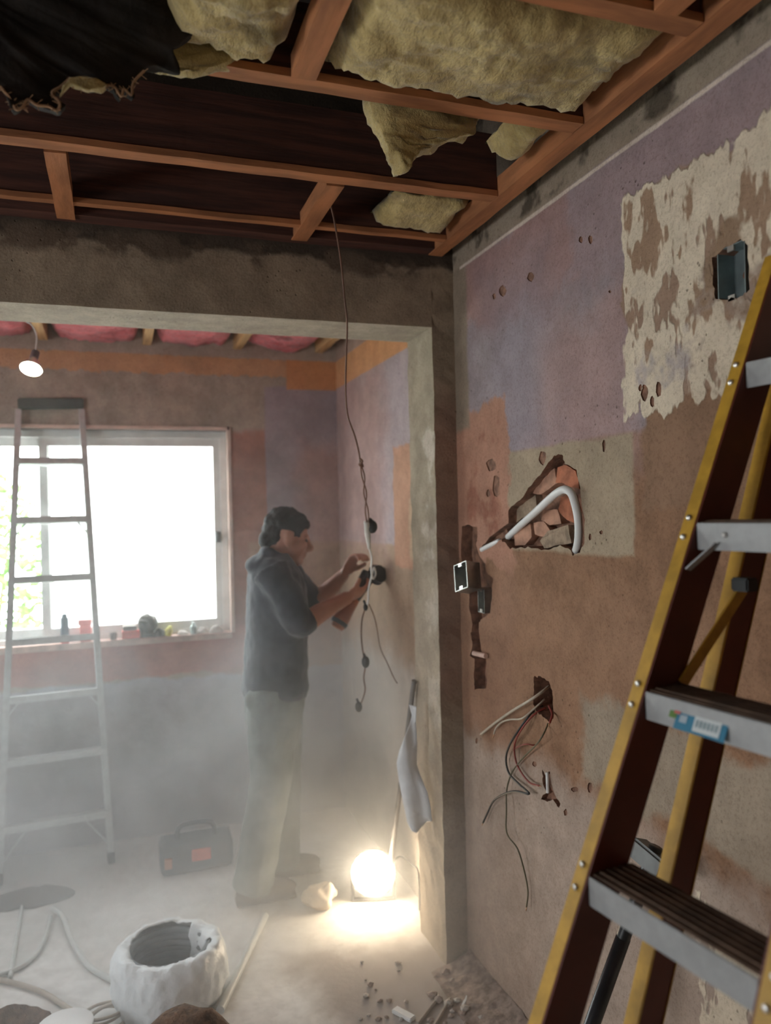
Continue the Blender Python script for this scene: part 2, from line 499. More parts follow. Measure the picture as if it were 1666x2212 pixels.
HOLES = [(nm, ragged(l, i) if nm != 'pit' else l, dp_) for i, (nm, l, dp_) in enumerate(HOLES)]
mb = MB(); bm = mb.bm
outer = [Vector((XR, y, z)) for y, z in ((-2.6, 0), (YB + .2, 0), (YB + .2, 3.3), (-2.6, 3.3))]
loops = [outer] + [h[1] for h in HOLES]
flat = [p for l in loops for p in l]
vs = mb.verts(flat)
for t in tessellate_polygon([[Vector((p.y, p.z, 0)) for p in l] for l in loops]):
    try: bm.faces.new([vs[i] for i in t])
    except ValueError: pass
i0 = 4; front = len(bm.faces)
bk = mb.verts([p + Vector((.2, 0, 0)) for p in outer])
for i in range(4): bm.faces.new((vs[i], vs[(i + 1) % 4], bk[(i + 1) % 4], bk[i]))
bm.faces.new(bk)
for nm, l, dep in HOLES:
    n = len(l); a = vs[i0:i0 + n]; i0 += n
    b = mb.verts([q + Vector((dep, 0, 0)) for q in l])
    for i in range(n):
        f = bm.faces.new((a[i], a[(i + 1) % n], b[(i + 1) % n], b[i])); f.material_index = 1
    for t in tessellate_polygon([[Vector((q.y, q.z, 0)) for q in l]]):
        f = bm.faces.new([b[i] for i in t]); f.material_index = 1
wall_right = struct(mb.build('wall_right', [m_right, m_cavity]))

# divider: lintel beam and short pier
mb = MB()
def gridbox(mb, lo, hi, n, amp=.004, nsc=14, seed=0, mat_of=None):
    lo, hi = Vector(lo), Vector(hi); start = len(mb.bm.verts)
    t = bmesh.new(); bmesh.ops.create_cube(t, size=1)
    for ax in range(3):
        for k in range(1, n[ax]):
            pl = -.5 + k / n[ax]; co = [0, 0, 0]; no = [0, 0, 0]; co[ax] = pl; no[ax] = 1
            bmesh.ops.bisect_plane(t, geom=t.verts[:] + t.edges[:] + t.faces[:], plane_co=co, plane_no=no)
    for v in t.verts:
        q = Vector(((v.co.x + .5) * (hi.x - lo.x) + lo.x, (v.co.y + .5) * (hi.y - lo.y) + lo.y, (v.co.z + .5) * (hi.z - lo.z) + lo.z))
        v.co = q + noise.noise_vector(q * nsc + Vector((seed, seed, seed))) * amp + noise.noise_vector(q * nsc * 3.3) * amp * .5
    me = bpy.data.meshes.new('t'); t.to_mesh(me); t.free(); mb.bm.from_mesh(me); bpy.data.meshes.remove(me)


gridbox(mb, (XL - .1, YF, 2.385), (1.13, YB2, 3.3), (60, 6, 16), .0025, 12)
for f in mb.bm.faces:
    if abs(f.normal.z) > .7: f.material_index = 1
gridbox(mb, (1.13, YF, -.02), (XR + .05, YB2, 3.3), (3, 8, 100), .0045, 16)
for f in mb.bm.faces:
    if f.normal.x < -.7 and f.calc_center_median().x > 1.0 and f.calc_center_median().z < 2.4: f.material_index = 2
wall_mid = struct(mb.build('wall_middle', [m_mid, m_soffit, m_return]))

# back wall with the window opening
mb = MB()
for lo, hi in [((XL - .1, WX0), (0, 3.3)), ((WX1, XR + .05), (0, 3.3)), ((WX0, WX1), (0, WZ0)), ((WX0, WX1), (WZ1, 3.3))]:
    mb.box((lo[0], YB, hi[0]), (lo[1], YB + .2, hi[1]))
wall_back = struct(mb.build('wall_back', m_back))
# left wall with the near-room window, wall behind the camera
mb = MB()
for (y0, y1), (z0, z1) in [((-2.8, NW[0]), (0, 3.3)), ((NW[1], YB + .2), (0, 3.3)), ((NW[0], NW[1]), (0, NW[2])), ((NW[0], NW[1]), (NW[3], 3.3))]:
    mb.box((XL - .2, y0, z0), (XL, y1, z1))
struct(mb.build('wall_left', m_plain))
mb = MB(); mb.box((XL - .2, -2.8, 0), (XR + .2, -2.6, 3.3))
struct(mb.build('wall_front', m_plain))

# ------------------------------------------------------------------ ceilings
m_joist = mat('red_brown_joist', (.40, .155, .06), .75, stretch=(.8, 5, 5), nscale=5, var=.35, bump=.3, bscale=14)  # reddish-brown timber, made more orange to paint the light on the undersides
m_shaded_joist = mat('shaded_joist', (.085, .027, .015), .8, stretch=(.6, 8, 8), nscale=5, var=.5, bump=.3, bscale=14)  # same timber as the battens, shade on the near faces put into the colour
m_joist_y = mat('red_brown_noggin', (.40, .155, .06), .75, stretch=(5, .8, 5), nscale=5, var=.35, bump=.3, bscale=14)
m_pine = mat('pine_joist', (.55, .33, .15), .7, stretch=(8, .6, 8), nscale=5, var=.3)
m_roof = mat('dark_roof_boards', (.035, .022, .016), .9, var=.5)
mb = MB(); mb.box((XL - .2, -2.8, 3.3), (XR + .2, YB2, 3.36))
ceiling = struct(mb.build('ceiling', m_roof))
mb = MB(); mb.box((XL - .2, YB2, 2.86), (XR + .2, YB + .2, 2.92))
ceiling_back = struct(mb.build('ceiling_back', m_roof))


def joist(name, lo, hi, m, parent=ceiling, amp=.002):
    mb = MB(); n = [max(1, int((b - a) / .09)) for a, b in zip(lo, hi)]
    gridbox(mb, lo, hi, n, amp, 9, seed=lo[1] * 5)
    return mb.build(name, m, parent)


XA = 1.115
for y0, dpt in [(1.245, .17), (1.665, .17), (2.125, .19), (-.1, .17), (.35, .17), (.8, .17), (-.6, .17), (-1.1, .17), (-1.6, .17), (-2.1, .17)]:
    joist('batten', (XL, y0, ZC), (XA, y0 + .05, ZC + .018), m_joist)
    joist('joist', (XL, y0 + .004, ZC + .0185), (XA, y0 + .046, ZC + dpt), m_shaded_joist)
joist('batten', (XL, 2.515, ZC), (XA, 2.545, ZC + .016), m_joist)
joist('joist', (XL, 2.52, ZC + .0165), (XA, 2.56, ZC + .2), m_shaded_joist)
joist('wall_plate', (XL, 2.625, ZC + .002), (XA, 2.692, ZC + .06), m_shaded_joist)
joist('wall_plate', (XA + .002, -2.5, ZC), (1.172, 2.69, ZC + .06), m_joist_y)
for xc, y0, y1 in [(-.13, 2.18, 2.655), (.62, 2.18, 2.655), (.405, 1.30, 1.66), (-.9, 2.18, 2.655), (-.35, 1.30, 1.66), (1.02, .86, 1.24), (.2, .86, 1.24)]:
    joist('noggin', (xc - .027, y0, ZC - .004), (xc + .027, y1, ZC + .045), m_joist_y)
# far room: joists running to the window wall
for xc in (-1.36, -.86, -.335, .175, .655, 1.12):
    joist('joist', (xc - .022, YB2 + .01, 2.622), (xc + .022, YB - .002, 2.80), m_pine, ceiling_back)

# ------------------------------------------------------------------ insulation
def insul(name, c, c2):
    g = G(name); p = g.pos()
    f = g.maprange(g.noise(p, 9, 6, .7), .32, .68); f2 = g.maprange(g.noise(g.scale(p, (1, 1.5, 1)), 3.2, 3), .58, .68)
    cc = g.mix(f, c2, c); cc = g.mix(g.math('MULTIPLY', f2, .75), cc, tuple(q * .3 for q in c2))
    f3 = g.maprange(g.noise(g.scale(p, (1, 1, .5)), 38, 3, .8), .48, .62); cc = g.mix(g.math('MULTIPLY', f3, .35), cc, tuple(q * .5 for q in c2))
    g.put(g.b.inputs['Base Color'], cc); g.b.inputs['Roughness'].default_value = 1
    g.b.inputs['Sheen Weight'].default_value = .3
    g.bump(g.noise(g.scale(p, (1, .45, 1)), 55, 4, .8), .9, .009)
    return g.m


m_wool = insul('mineral_wool', (.56, .435, .185), (.36, .26, .095))
m_pink = insul('pink_wool', (.72, .16, .17), (.50, .085, .10))
m_black = mat('sooty_roofing_felt', (.022, .016, .012), .95, bump=.7, bscale=40, var=.5)
m_fray = mat('frayed_fibre', (.42, .25, .14), .95, var=.4)


def batt(outline, ztop, zfun, seed, m, label, group, name='insulation_batt', amp=.02, step=.014):
    """mineral-wool batt: a rounded, lumpy pillow over a plan outline (x0,x1,y0,y1)"""
    x0, x1, y0, y1 = outline; nx, ny = max(6, int((x1 - x0) / step)), max(6, int((y1 - y0) / step))
    mb = MB(); top = []; bot = []
    for j in range(ny + 1):
        rt, rb = [], []
        for i in range(nx + 1):
            a, b = i / nx, j / ny; x, y = x0 + (x1 - x0) * a, y0 + (y1 - y0) * b
            e = min(1, 6 * min(a, 1 - a) * (x1 - x0) / .35, 6 * min(b, 1 - b) * (y1 - y0) / .35); e = math.sin(e * math.pi / 2) ** .6
            q = Vector((x, y, 0)) * 5 + Vector((seed * 3.7, seed, 0))
            lump = noise.noise(q) * .6 + noise.noise(q * 2.3) * .35 - abs(noise.noise(q * 4 + Vector((9, 0, 0)))) * .5 + noise.noise(q * 9) * .28 + noise.noise(q * 22) * .16
            zb = zfun(a, b) + lump * amp
            mid = ztop - .03
            jit = noise.noise_vector(q * 3) * .012
            rb.append(Vector((x, y, mid + (zb - mid) * e)) + jit * (1 if e < .9 else .3)); rt.append(Vector((x, y, mid + .03 * e)) + jit)
        top.append(mb.verts(rt)); bot.append(mb.verts(rb))
    for j in range(ny):
        for i in range(nx):
            mb.bm.faces.new((bot[j][i], bot[j][i + 1], bot[j + 1][i + 1], bot[j + 1][i]))
            mb.bm.faces.new((top[j][i], top[j + 1][i], top[j + 1][i + 1], top[j][i + 1]))
    for j in range(ny):
        for i in (0, nx): mb.bm.faces.new((bot[j][i], bot[j + 1][i], top[j + 1][i], top[j][i]))
    for i in range(nx):
        for j in (0, ny): mb.bm.faces.new((bot[j][i], bot[j][i + 1], top[j][i + 1], top[j][i]))
    return mb.based(name, m, label, 'insulation', group, smooth=True)


GR = 'yellow insulation batts between ceiling joists'
sag = lambda z, k: (lambda a, b: z - k * math.sin(a * math.pi) * math.sin(b * math.pi))
b_big = batt((.445, 1.10, 1.285, 1.672), 2.78, sag(2.655, .03), 1, m_wool, 'large sagging yellow insulation batt beside the right wall', GR, amp=.03)
b_left = batt((.10, .37, 1.285, 1.672), 2.80, sag(2.665, .03), 5, m_wool, 'crumpled yellow insulation batt left of the short ceiling noggin', GR, amp=.045)
batt((.62, 1.08, .86, 1.235), 2.78, sag(2.655, .03), 9, m_wool, 'yellow insulation batt at the very top edge of the picture', GR, amp=.03)
batt((.84, 1.105, 2.30, 2.51), 2.74, lambda a, b: 2.665 - .02 * b + .05 * (1 - a) * (1 - b), 12, m_wool, 'thin yellow insulation scrap in the ceiling corner above the pier', GR, amp=.02)
batt((1.0, 1.105, 1.74, 1.98), 2.76, sag(2.675, .01), 14, m_wool, 'small insulation remnant behind the hanging flap', GR, amp=.02)
# flap hanging down out of the big batt
def flap(name, pts, Y, thick, seed, m, label, amp=.016, cuts=4, z_up=None):
    P = [at(a, b, Y=Y) for a, b in pts]
    mb = MB(); mb.prism(P, (0, thick, 0), cuts=cuts, amp=amp, nsc=14, seed=seed); mb.rough(amp * .5, 40, seed)
    return mb.based(name, m, label, 'insulation', smooth=True)


flap('hanging_insulation', [(775, 150), (800, 195), (812, 240), (828, 285), (840, 318), (856, 330), (866, 360), (876, 362), (884, 345), (900, 338), (912, 322), (950, 318), (975, 300), (1012, 290), (1030, 262), (1045, 240), (1040, 205), (1030, 150), (980, 110), (900, 95), (830, 100)], 1.73, .05, 3, m_wool, 'pointed yellow insulation flap hanging below the ceiling batten')
ft = flap('torn_felt', [(-420, 225), (-300, 260), (-180, 215), (-80, 240), (-20, 190), (8, 188), (22, 212), (32, 235), (48, 232), (60, 215), (80, 226), (105, 230), (122, 238), (128, 220), (112, 200), (132, 186), (150, 172), (165, 182), (190, 192), (215, 185), (238, 182), (250, 190), (260, 208), (266, 192), (284, 205), (288, 178), (312, 150), (345, 138), (390, 146), (372, 100), (425, 75), (440, 40), (400, -20), (410, -120), (420, -260), (-420, -260)], 1.60, .02, 8, m_black, 'black torn roofing felt hanging at upper left', amp=.012)
ft['category'] = 'roofing felt'
mb = MB(); rr_ = random.Random(3)
edge = [(0, 186), (22, 212), (34, 235), (48, 230), (60, 214), (80, 226), (105, 229), (124, 238), (128, 220), (112, 200), (132, 186), (150, 172), (165, 182), (190, 192), (215, 185), (240, 184), (250, 190), (262, 208), (268, 192), (284, 204), (288, 178), (312, 152)]
pts = [at(a, b + 1, Y=1.596) for a, b in edge]
mb.tube(pts, .0028, 5)
for a, b in zip(pts, pts[1:]):
    for k in range(5):
        q = a.lerp(b, rr_.random()); mb.tube([q, q + Vector((rr_.uniform(-.012, .012), rr_.uniform(-.006, .002), rr_.uniform(-.012, .010)))], .0008, 4, smooth=False)
mb.build('frayed_edge', m_fray, ft, kind='stuff')
flap('insulation_tuft', [(128, 200), (135, 182), (150, 168), (172, 165), (205, 168), (228, 180), (215, 192), (190, 198), (165, 188), (150, 180)], 1.585, .015, 21, m_wool, 'small pale insulation tuft caught on the torn felt', amp=.008, cuts=3)
flap('insulation_tuft', [(285, 108), (330, 82), (385, 78), (440, 88), (500, 82), (508, 128), (450, 145), (390, 144), (350, 138), (312, 128)], 1.655, .03, 23, m_wool, 'pale ragged insulation edge left of the crumpled batt', amp=.014, cuts=3)

GP = 'pink insulation batts above the far room'
for i, (a, b, lab) in enumerate([(-1.335, -.885, 'off to the left'), (-.835, -.36, 'above the hanging bulb'), (-.31, .15, 'second from the hanging bulb'), (.20, .63, 'above the window end'), (.68, 1.095, 'nearest the right wall')]):
    batt((a, b, YB2 + .02, YB + .04), 2.84, lambda a, b: 2.655 - .03 * math.sin(a * math.pi), 30 + i, m_pink, 'pink insulation batt between far-room joists, ' + lab, GP, amp=.03)

# ------------------------------------------------------------------ window
m_alu = mat('window_aluminium', (.78, .78, .76), .5, .15, var=.1)
m_frame = mat('painted_window_reveal', (.66, .62, .56), .7, var=.15)
m_glass = bpy.data.materials.new('window_glass'); m_glass.use_nodes = True
t = m_glass.node_tree; t.nodes.clear()
o_ = t.nodes.new('ShaderNodeOutputMaterial'); mx = t.nodes.new('ShaderNodeMixShader'); tr = t.nodes.new('ShaderNodeBsdfTransparent'); gl = t.nodes.new('ShaderNodeBsdfGlossy')
tr.inputs[0].default_value = (.95, .97, .96, 1); gl.inputs['Roughness'].default_value = .02; mx.inputs[0].default_value = .05
t.links.new(tr.outputs[0], mx.inputs[1]); t.links.new(gl.outputs[0], mx.inputs[2]); t.links.new(mx.outputs[0], o_.inputs[0])
win = bpy.data.objects.new('window_1', None); col.objects.link(win); win.location = ((WX0 + WX1) / 2, YB + .1, WZ0); struct(win)
tag(win, 'wide sliding aluminium window in the far wall', 'window')
mb = MB(); yw = YB + .05
for lo, hi in [((WX0, yw, WZ1 - .04), (WX1, yw + .09, WZ1)), ((WX0, yw, WZ0), (WX1, yw + .09, WZ0 + .03)), ((WX1 - .035, yw, WZ0 + .03), (WX1, yw + .09, WZ1 - .04)), ((WX0, yw, WZ0 + .03), (WX0 + .035, yw + .09, WZ1 - .04))]:
    mb.box(lo, hi)
mb.build('window_frame', m_alu, win)
XM = at(100, 1100, Y=YB + .08).x
def sash(x0, x1, y, nm):
    mb = MB(); w = .042
    for lo, hi in [((x0, y, WZ0 + .03), (x0 + w, y + .03, WZ1 - .04)), ((x1 - w, y, WZ0 + .03), (x1, y + .03, WZ1 - .04)), ((x0 + w, y, WZ1 - .085), (x1 - w, y + .03, WZ1 - .04)), ((x0 + w, y, WZ0 + .03), (x1 - w, y + .03, WZ0 + .075))]:
        mb.box(lo, hi)
    s = mb.build('sash', m_alu, win)
    mb = MB(); mb.box((x0 + w, y + .012, WZ0 + .07), (x1 - w, y + .017, WZ1 - .08)); mb.build('pane', m_glass, s)
    return s


s1 = sash(XM - .03, WX1 - .03, yw + .012, 'r')
mb = MB(); lz = at(475, 1160, Y=yw).z; mb.box((WX1 - .068, yw - .014, lz - .03), (WX1 - .04, yw + .013, lz + .03), bevel=.004); mb.build('latch', mat('latch_grey', (.12, .12, .12), .5), s1)
sash(WX0 + .03, XM + .02, yw + .05, 'l')
mb = MB(); mb.box((WX0, YB - .012, WZ1), (WX1 + .012, YB + .05, WZ1 + .018)); mb.box((WX1, YB - .012, WZ0), (WX1 + .018, YB + .05, WZ1 + .018))
struct(mb.build('trim_1', mat('pale_window_trim', (.66, .50, .42), .8, var=.15)))
mb = MB(); mb.box((WX0, YB - .02, WZ0 - .03), (WX1, YB + .06, WZ0 + .005)); mb.rough(.004, 20)
struct(mb.build('trim_2', mat('window_sill_plaster', (.55, .38, .32), .9, var=.3, bump=.5)))

# outside: pale yard, neighbour's white wall, shrubs
mb = MB(); mb.box((-9, YB + .2, -.3), (9, 14, -.1))
struct(mb.build('ground_yard', mat('pale_paving', (.62, .61, .58), .9, var=.1)))
mb = MB(); mb.box((-.42, 8.0, -.1), (7.5, 8.25, 3.4)); mb.box((-.46, 7.95, 3.4), (7.55, 8.3, 3.5))
struct(mb.build('wall_neighbour', mat('white_render', (.86, .86, .84), .9, var=.03)))
m_leaf = mat('shrub_leaf', (.20, .42, .08), .5, var=.5, nscale=3)
m_bark = mat('bark', (.25, .17, .1), .9)


def shrub(c, r, h, n, seed, label):
    rr = random.Random(seed); e = empty('garden_shrub', c, label, 'shrub', 'garden shrubs outside the window')
    mb = MB(); c = Vector(c)
    for k in range(6):
        a = rr.uniform(0, 6.28); mb.tube([c, c + Vector((math.cos(a) * r * .3, math.sin(a) * r * .3, h * .5)), c + Vector((math.cos(a) * r * .6, math.sin(a) * r * .6, h * .85))], [.025, .016, .006], 6)
    mb.build('stem', m_bark, e)
    mb = MB()
    for k in range(n):
        a, b = rr.uniform(0, 6.28), math.acos(rr.uniform(-1, 1)); q = rr.uniform(.55, 1)
        p = c + Vector((r * q * math.sin(b) * math.cos(a), r * q * math.sin(b) * math.sin(a), h * .55 + h * .48 * q * math.cos(b)))
        d = Vector((rr.uniform(-1, 1), rr.uniform(-1, 1), rr.uniform(-.6, .8))).normalized(); s = d.orthogonal().normalized(); L = rr.uniform(.07, .13)
        u = d.cross(s) * .012
        v = mb.verts([p, p + d * L * .5 + s * L * .28 + u, p + d * L, p + d * L * .5 - s * L * .28 + u]); mb.bm.faces.new(v)
    mb.build('foliage', m_leaf, e, kind='stuff')
    return e


shrub((-1.05, 7.3, -.1), .5, 2.2, 900, 1, 'leafy green shrub outside behind the aluminium stepladder')
shrub((-1.7, 5.9, -.1), .55, 1.6, 800, 2, 'low green shrub at the left edge outside the window')
shrub((-.62, 6.5, -.1), .28, 1.0, 500, 3, 'small green shrub against the white wall outside')

# ------------------------------------------------------------------ fibreglass stepladder (foreground)
m_yel = mat('worn_yellow_paint', (.54, .305, .035), .45, var=.25, nscale=20)
m_org = mat('dark_orange_fibreglass', (.13, .026, .013), .5, var=.25, nscale=8)
m_step = mat('scuffed_aluminium', (.33, .33, .325), .55, .35, var=.12, nscale=30)
m_dirty = mat('dirty_tread', (.14, .085, .055), .85, .1, var=.4, nscale=25)
m_rivet = mat('rivet_steel', (.72, .70, .66), .35, .9)
m_blk = mat('black_rubber', (.02, .02, .02), .6)
th = math.radians(-7.2)
T = Vector((math.sin(th), math.cos(th), 0)); Nn = Vector((math.cos(th), -math.sin(th), 0))
A0 = Vector((.943, 1.103, 1.665)); UP = Vector((0, 0, 1))
def fr(dz, w=0.0, n=0.0): return A0 + Nn * (.46 * dz + n) + UP * dz - T * w          # front rail line, w towards the camera
def re(dz, w=0.0, n=0.0): return A0 + Nn * (.145 + .362 * dz + n) + UP * dz - T * w
def W(dz): return .315 - .055 * (dz + .55)
e = empty('fibreglass_stepladder', fr(-1.665, .2), 'yellow and dark orange fibreglass stepladder leaning at the right edge', 'stepladder')
ZB, ZT = -1.655, .50
for far in (True, False):
    def w(dz): return 0.0 if far else W(dz)
    sgn = 1 if far else -1
    # web (towards the steps) and the two yellow flanges folded outward
    r = MB(); a, b = fr(ZB, w(ZB), .042) + T * sgn * .0, fr(ZT, w(ZT), .042)
    r.obox(a, b, Nn, .074, .005); rail = r.build('rail', m_org, e)
    for k, off in enumerate((.003, .081)):
        q = MB(); q.obox(fr(ZB, w(ZB), off) + T * sgn * .0145, fr(ZT, w(ZT), off) + T * sgn * .0145, T, .029, .005, bevel=.0015); q.build('flange', m_yel, rail)
    for k in range(-5, 2):
        for dd in (.015, -.018):
            q = MB(); c = fr(-.002 + k * .275 + dd, w(k * .275), -.0015) + T * sgn * .016; q.lathe([(.0055, -.001), (.0055, .001), (.003, .0028)], c, 10, Matrix((T, UP, -Nn)).transposed()); q.build('rivet', m_rivet, rail, smooth=True)
    r = MB(); r.obox(re(ZB, w(ZB) - sgn * .005, .03), re(.26, w(.26) - sgn * .005, .03), Nn, .055, .005); rr2 = r.build('rear_rail', m_org, e)
    for off in (.0, .059):
        q = MB(); q.obox(re(ZB, w(ZB), off) + T * sgn * .016, re(.26, w(.26), off) + T * sgn * .016, T, .030, .005, bevel=.0015); q.build('flange', m_yel, rr2)
    q = MB(); q.obox(fr(ZB - .005, w(ZB), .042), fr(ZB + .06, w(ZB + .06), .042), Nn, .095, .045, bevel=.006); q.build('foot', m_blk, e)
    q = MB(); q.obox(re(ZB - .005, w(ZB), .03), re(ZB + .06, w(ZB + .06), .03), Nn, .07, .04, bevel=.006); q.build('foot', m_blk, e)
DZ = [.285, .0, -.275, -.552, -.827, -1.10, -1.375]
for i, dz in enumerate(DZ):
    w0, w1 = .003, W(dz) - .003
    q = MB(); q.obox(fr(dz - .019, w0, .012), fr(dz - .019, w1, .012), UP, .046, .004, bevel=.0012)
    st = q.build('step', m_step, e)
    q = MB(); q.obox(fr(dz + .004, w0, .050), fr(dz + .004, w1, .050), Nn, .080, .004); q.build('tread', m_dirty, st)
    for k in range(5):
        q = MB(); q.obox(fr(dz + .007, w0, .022 + k * .014), fr(dz + .007, w1, .022 + k * .014), Nn, .004, .003); q.build('tread_rib', m_dirty, st)
    q = MB(); q.obox(fr(dz - .012, w0, .088), fr(dz - .012, w1, .088), UP, .03, .004); q.build('back_lip', m_step, st)
    if i in (1,):
        for s_ in (0, 1):
            wa, wb = (.004, .048) if s_ == 0 else (W(dz) - .004, W(dz) - .048)
            q = MB(); q.obox(fr(dz - .075, wa, .012), fr(dz - .030, wb, .012), Nn, .016, .003); q.build('step_brace', m_step, st)
        q = MB(); q.lathe([(.005, 0), (.005, .002), (.003, .0035)], fr(dz - .016, .062, .009), 10, Matrix((T, UP, -Nn)).transposed()); q.build('rivet', m_rivet, st)
    if i == 2:
        lab = q = MB(); f0 = lambda a, z, n=.0085: fr(dz + z, a, n)
        def patch(a0, a1, z0, z1, m, nm, n=.0085, par=st):
            q = MB(); q.prism([f0(a0, z0, n), f0(a1, z0, n), f0(a1, z1, n), f0(a0, z1, n)], -Nn * .0006); return q.build(nm, m, par)
        m_blue = mat('sticker_blue', (.035, .20, .32), .4, var=.1)
        m_wht = mat('sticker_white', (.62, .66, .66), .4, var=.05)
        lb = patch(.072, .168, -.038, -.012, m_blue, 'sticker')
        lb['label'] = 'blue and white printed sticker'
        patch(.108, .157, -.034, -.0125, m_wht, 'lettering', .0079, st)
        patch(.080, .094, -.027, -.0165, mat('sticker_grey', (.38, .45, .50), .4), 'lettering', .0079, st)
        for k in range(6):
            patch(.112 + k * .0072, .1165 + k * .0072, -.0275, -.0175, mat('sticker_ink', (.25, .33, .36), .4), 'letter', .0073, st)
        patch(.058, .073, -.024, -.014, mat('sticker_green', (.11, .22, .04), .4), 'leaf_mark', .0079, st)
        patch(.067, .079, -.017, -.009, mat('sticker_red', (.55, .13, .11), .4), 'red_mark', .0075, st)
q = MB(); q.obox(fr(.50, -.02, .06), fr(.50, W(.5) + .02, .06), Nn, .11, .05, bevel=.006); q.build('top_cap', m_yel, e)
for dz in (.15, -.98, -1.4):     # rear cross bars with their clips
    q = MB(); q.obox(re(dz, .0, .03), re(dz, W(dz), .03), UP, .03, .02); q.build('rear_bar', m_yel if dz > -.1 else m_step, e)
q = MB(); a = re(-.105, .012, -.022); q.obox(a, a - T * .035, UP, .024, .03, bevel=.003); q.build('clip', m_blk, e)
q = MB(); q.obox(fr(-.268, .004, .082), re(-.115, .018, -.008), Nn, .022, .004); q.build('spreader', m_yel, e)

# sledgehammer standing behind the ladder steps
hh = at(1408, 1856, X=1.12); hb = at(1262, 2260, X=.98)
e = empty('sledgehammer', Vector((hb.x, hb.y, hb.z)), 'sledgehammer with grey steel head and black handle behind the ladder', 'hammer')
dirh = (hb - hh).normalized(); foot = hh + dirh * ((hh.z - .01) / -dirh.z)
e.location = foot
mb = MB(); mb.tube([hh - dirh * .03, hh.lerp(foot, .5), foot], [.016, .016, .019], 14); mb.build('handle', mat('black_fibreglass', (.012, .012, .012), .3), e, smooth=True)
mb = MB(); mb.tube([hh.lerp(foot, .20) , hh.lerp(foot, .97)], [.0168, .0196], 14, smooth=False); mb.build('grip', mat('black_grip', (.02, .02, .022), .25), e, smooth=True)
ax = (at(1445, 1890, X=1.12) - at(1372, 1828, X=1.12)).normalized()
mb = MB(); mb.obox(hh - ax * .055, hh + ax * .055, dirh, .045, .045, bevel=.006); hd = mb.build('head', mat('forged_steel', (.16, .16, .155), .45, .7), e)
hd['label'] = 'grey steel hammer head'

# ------------------------------------------------------------------ aluminium stepladder (far room)
m_lad = mat('dusty_aluminium', (.60, .63, .63), .5, .55, var=.12, nscale=30)
def lp(px, py):   # plane of the folded ladder leaning on the window wall
    r = ray(px, py); nrm = Vector((-.10, 1.0, -.135)); p0 = Vector((-.31, 4.06, 0))
    d = (p0 - Vector((0, 0, H))).dot(nrm) / r.dot(nrm)
    return Vector((0, 0, H)) + r * d
e = empty('aluminium_stepladder', lp(125, 1890) * 1, 'tall aluminium stepladder with dark cap standing before the window', 'stepladder')
e.location = (lp(125, 1890).x, lp(125, 1890).y, 0)
tl, tr_, bl, br = lp(40, 885), lp(176, 885), lp(-2, 1905), lp(243, 1893)
def gz(a, b):  # run the rail down to the floor
    d = b - a; return a + d * ((0.012 - a.z) / d.z)
bl, br = gz(tl, bl), gz(tr_, br)
back = Vector((-.10, 1.0, -.135)).normalized()
for a, b in ((tl, bl), (tr_, br)):
    q = MB(); q.obox(a, b, back, .05, .030, bevel=.003); q.build('rail', m_lad, e)
    q = MB(); q.obox(a + back * .045 + (b - a) * .03, b + back * .06 + Vector((0, 0, .02)), back, .035, .018, bevel=.003); q.build('rear_rail', m_lad, e)
    q = MB(); q.obox(b + (a - b).normalized() * .05, b - (a - b).normalized() * .004, back, .06, .032, bevel=.004); q.build('foot', m_blk, e)
q = MB(); c0, c1 = lp(38, 872), lp(180, 872); q.obox(c0 + back * .02, c1 + back * .02, UP, .055, .12, bevel=.006); q.build('top_cap', mat('dark_green_cap', (.055, .07, .06), .6), e)
def on(a, b, py):
    lo, hi = 0.0, 1.0
    for _ in range(30):
        m = (lo + hi) / 2; p = a.lerp(b, m); v = H - p.z; d = p.x * SA + p.y * CA; y = CY - (p.x * CA - p.y * SA) / d * F * SR + v / d * F * CR
        if y < py: lo = m
        else: hi = m
    return a.lerp(b, lo)
for i, (yl, yr) in enumerate([(998, 998), (1126, 1122), (1252, 1248), (1386, 1378), (1512, 1494), (1642, 1628), (1786, 1762)]):
    a, b = on(tl, bl, yl), on(tr_, br, yr); b.z = a.z = (a.z + b.z) / 2
    q = MB(); q.obox(a, b, back, .075, .033, bevel=.003); st = q.build('step', m_lad, e)
    if i in (1, 4, 6):
        L = .085 if i < 6 else .16
        for s_, (p, o2, rb) in enumerate(((a, b, bl), (b, a, br))):
            dr = (rb - p).normalized(); q = MB(); q.obox(p + (o2 - p).normalized() * L * .75, p + dr * L, back, .02, .008); q.build('step_brace', m_lad, st)

# ------------------------------------------------------------------ person
m_skin = mat('skin', (.46, .22, .15), .55, var=.12, nscale=9)
m_hood = mat('slate_hoodie', (.045, .05, .062), .95, var=.3, nscale=14, bump=.25, bscale=60, sheen=.2)
m_trou = mat('dusty_grey_trousers', (.19, .215, .20), .95, var=.3, nscale=10, bump=.3, bscale=50)
m_hair = mat('dark_hair', (.012, .009, .007), .75, var=.4, nscale=40, bump=.5, bscale=60)
m_shoe = mat('dusty_work_shoe', (.12, .10, .085), .8)
YM = 3.55
hc = at(622, 1160, Y=YM)                       # centre of the head
tilt = math.radians(14)
HM = Matrix.Rotation(tilt, 3, 'Y')             # nod towards the wall (+X is forward)
hp = lambda f, s, u: hc + HM @ Vector((f, s, u))
mb = MB()
mb.ball(hp(-.012, 0, .03), (.098, .076, .092), HM); mb.ball(hp(.028, 0, -.048), (.066, .058, .07), HM)
mb.ball(hp(.066, 0, -.098), (.03, .03, .024), HM); mb.ball(hp(.074, 0, .018), (.022, .05, .016), HM)
mb.tube([hp(.086, 0, .022), hp(.104, 0, -.012), hp(.118, 0, -.030), hp(.092, 0, -.04)], [.011, .013, .015, .012], 8)
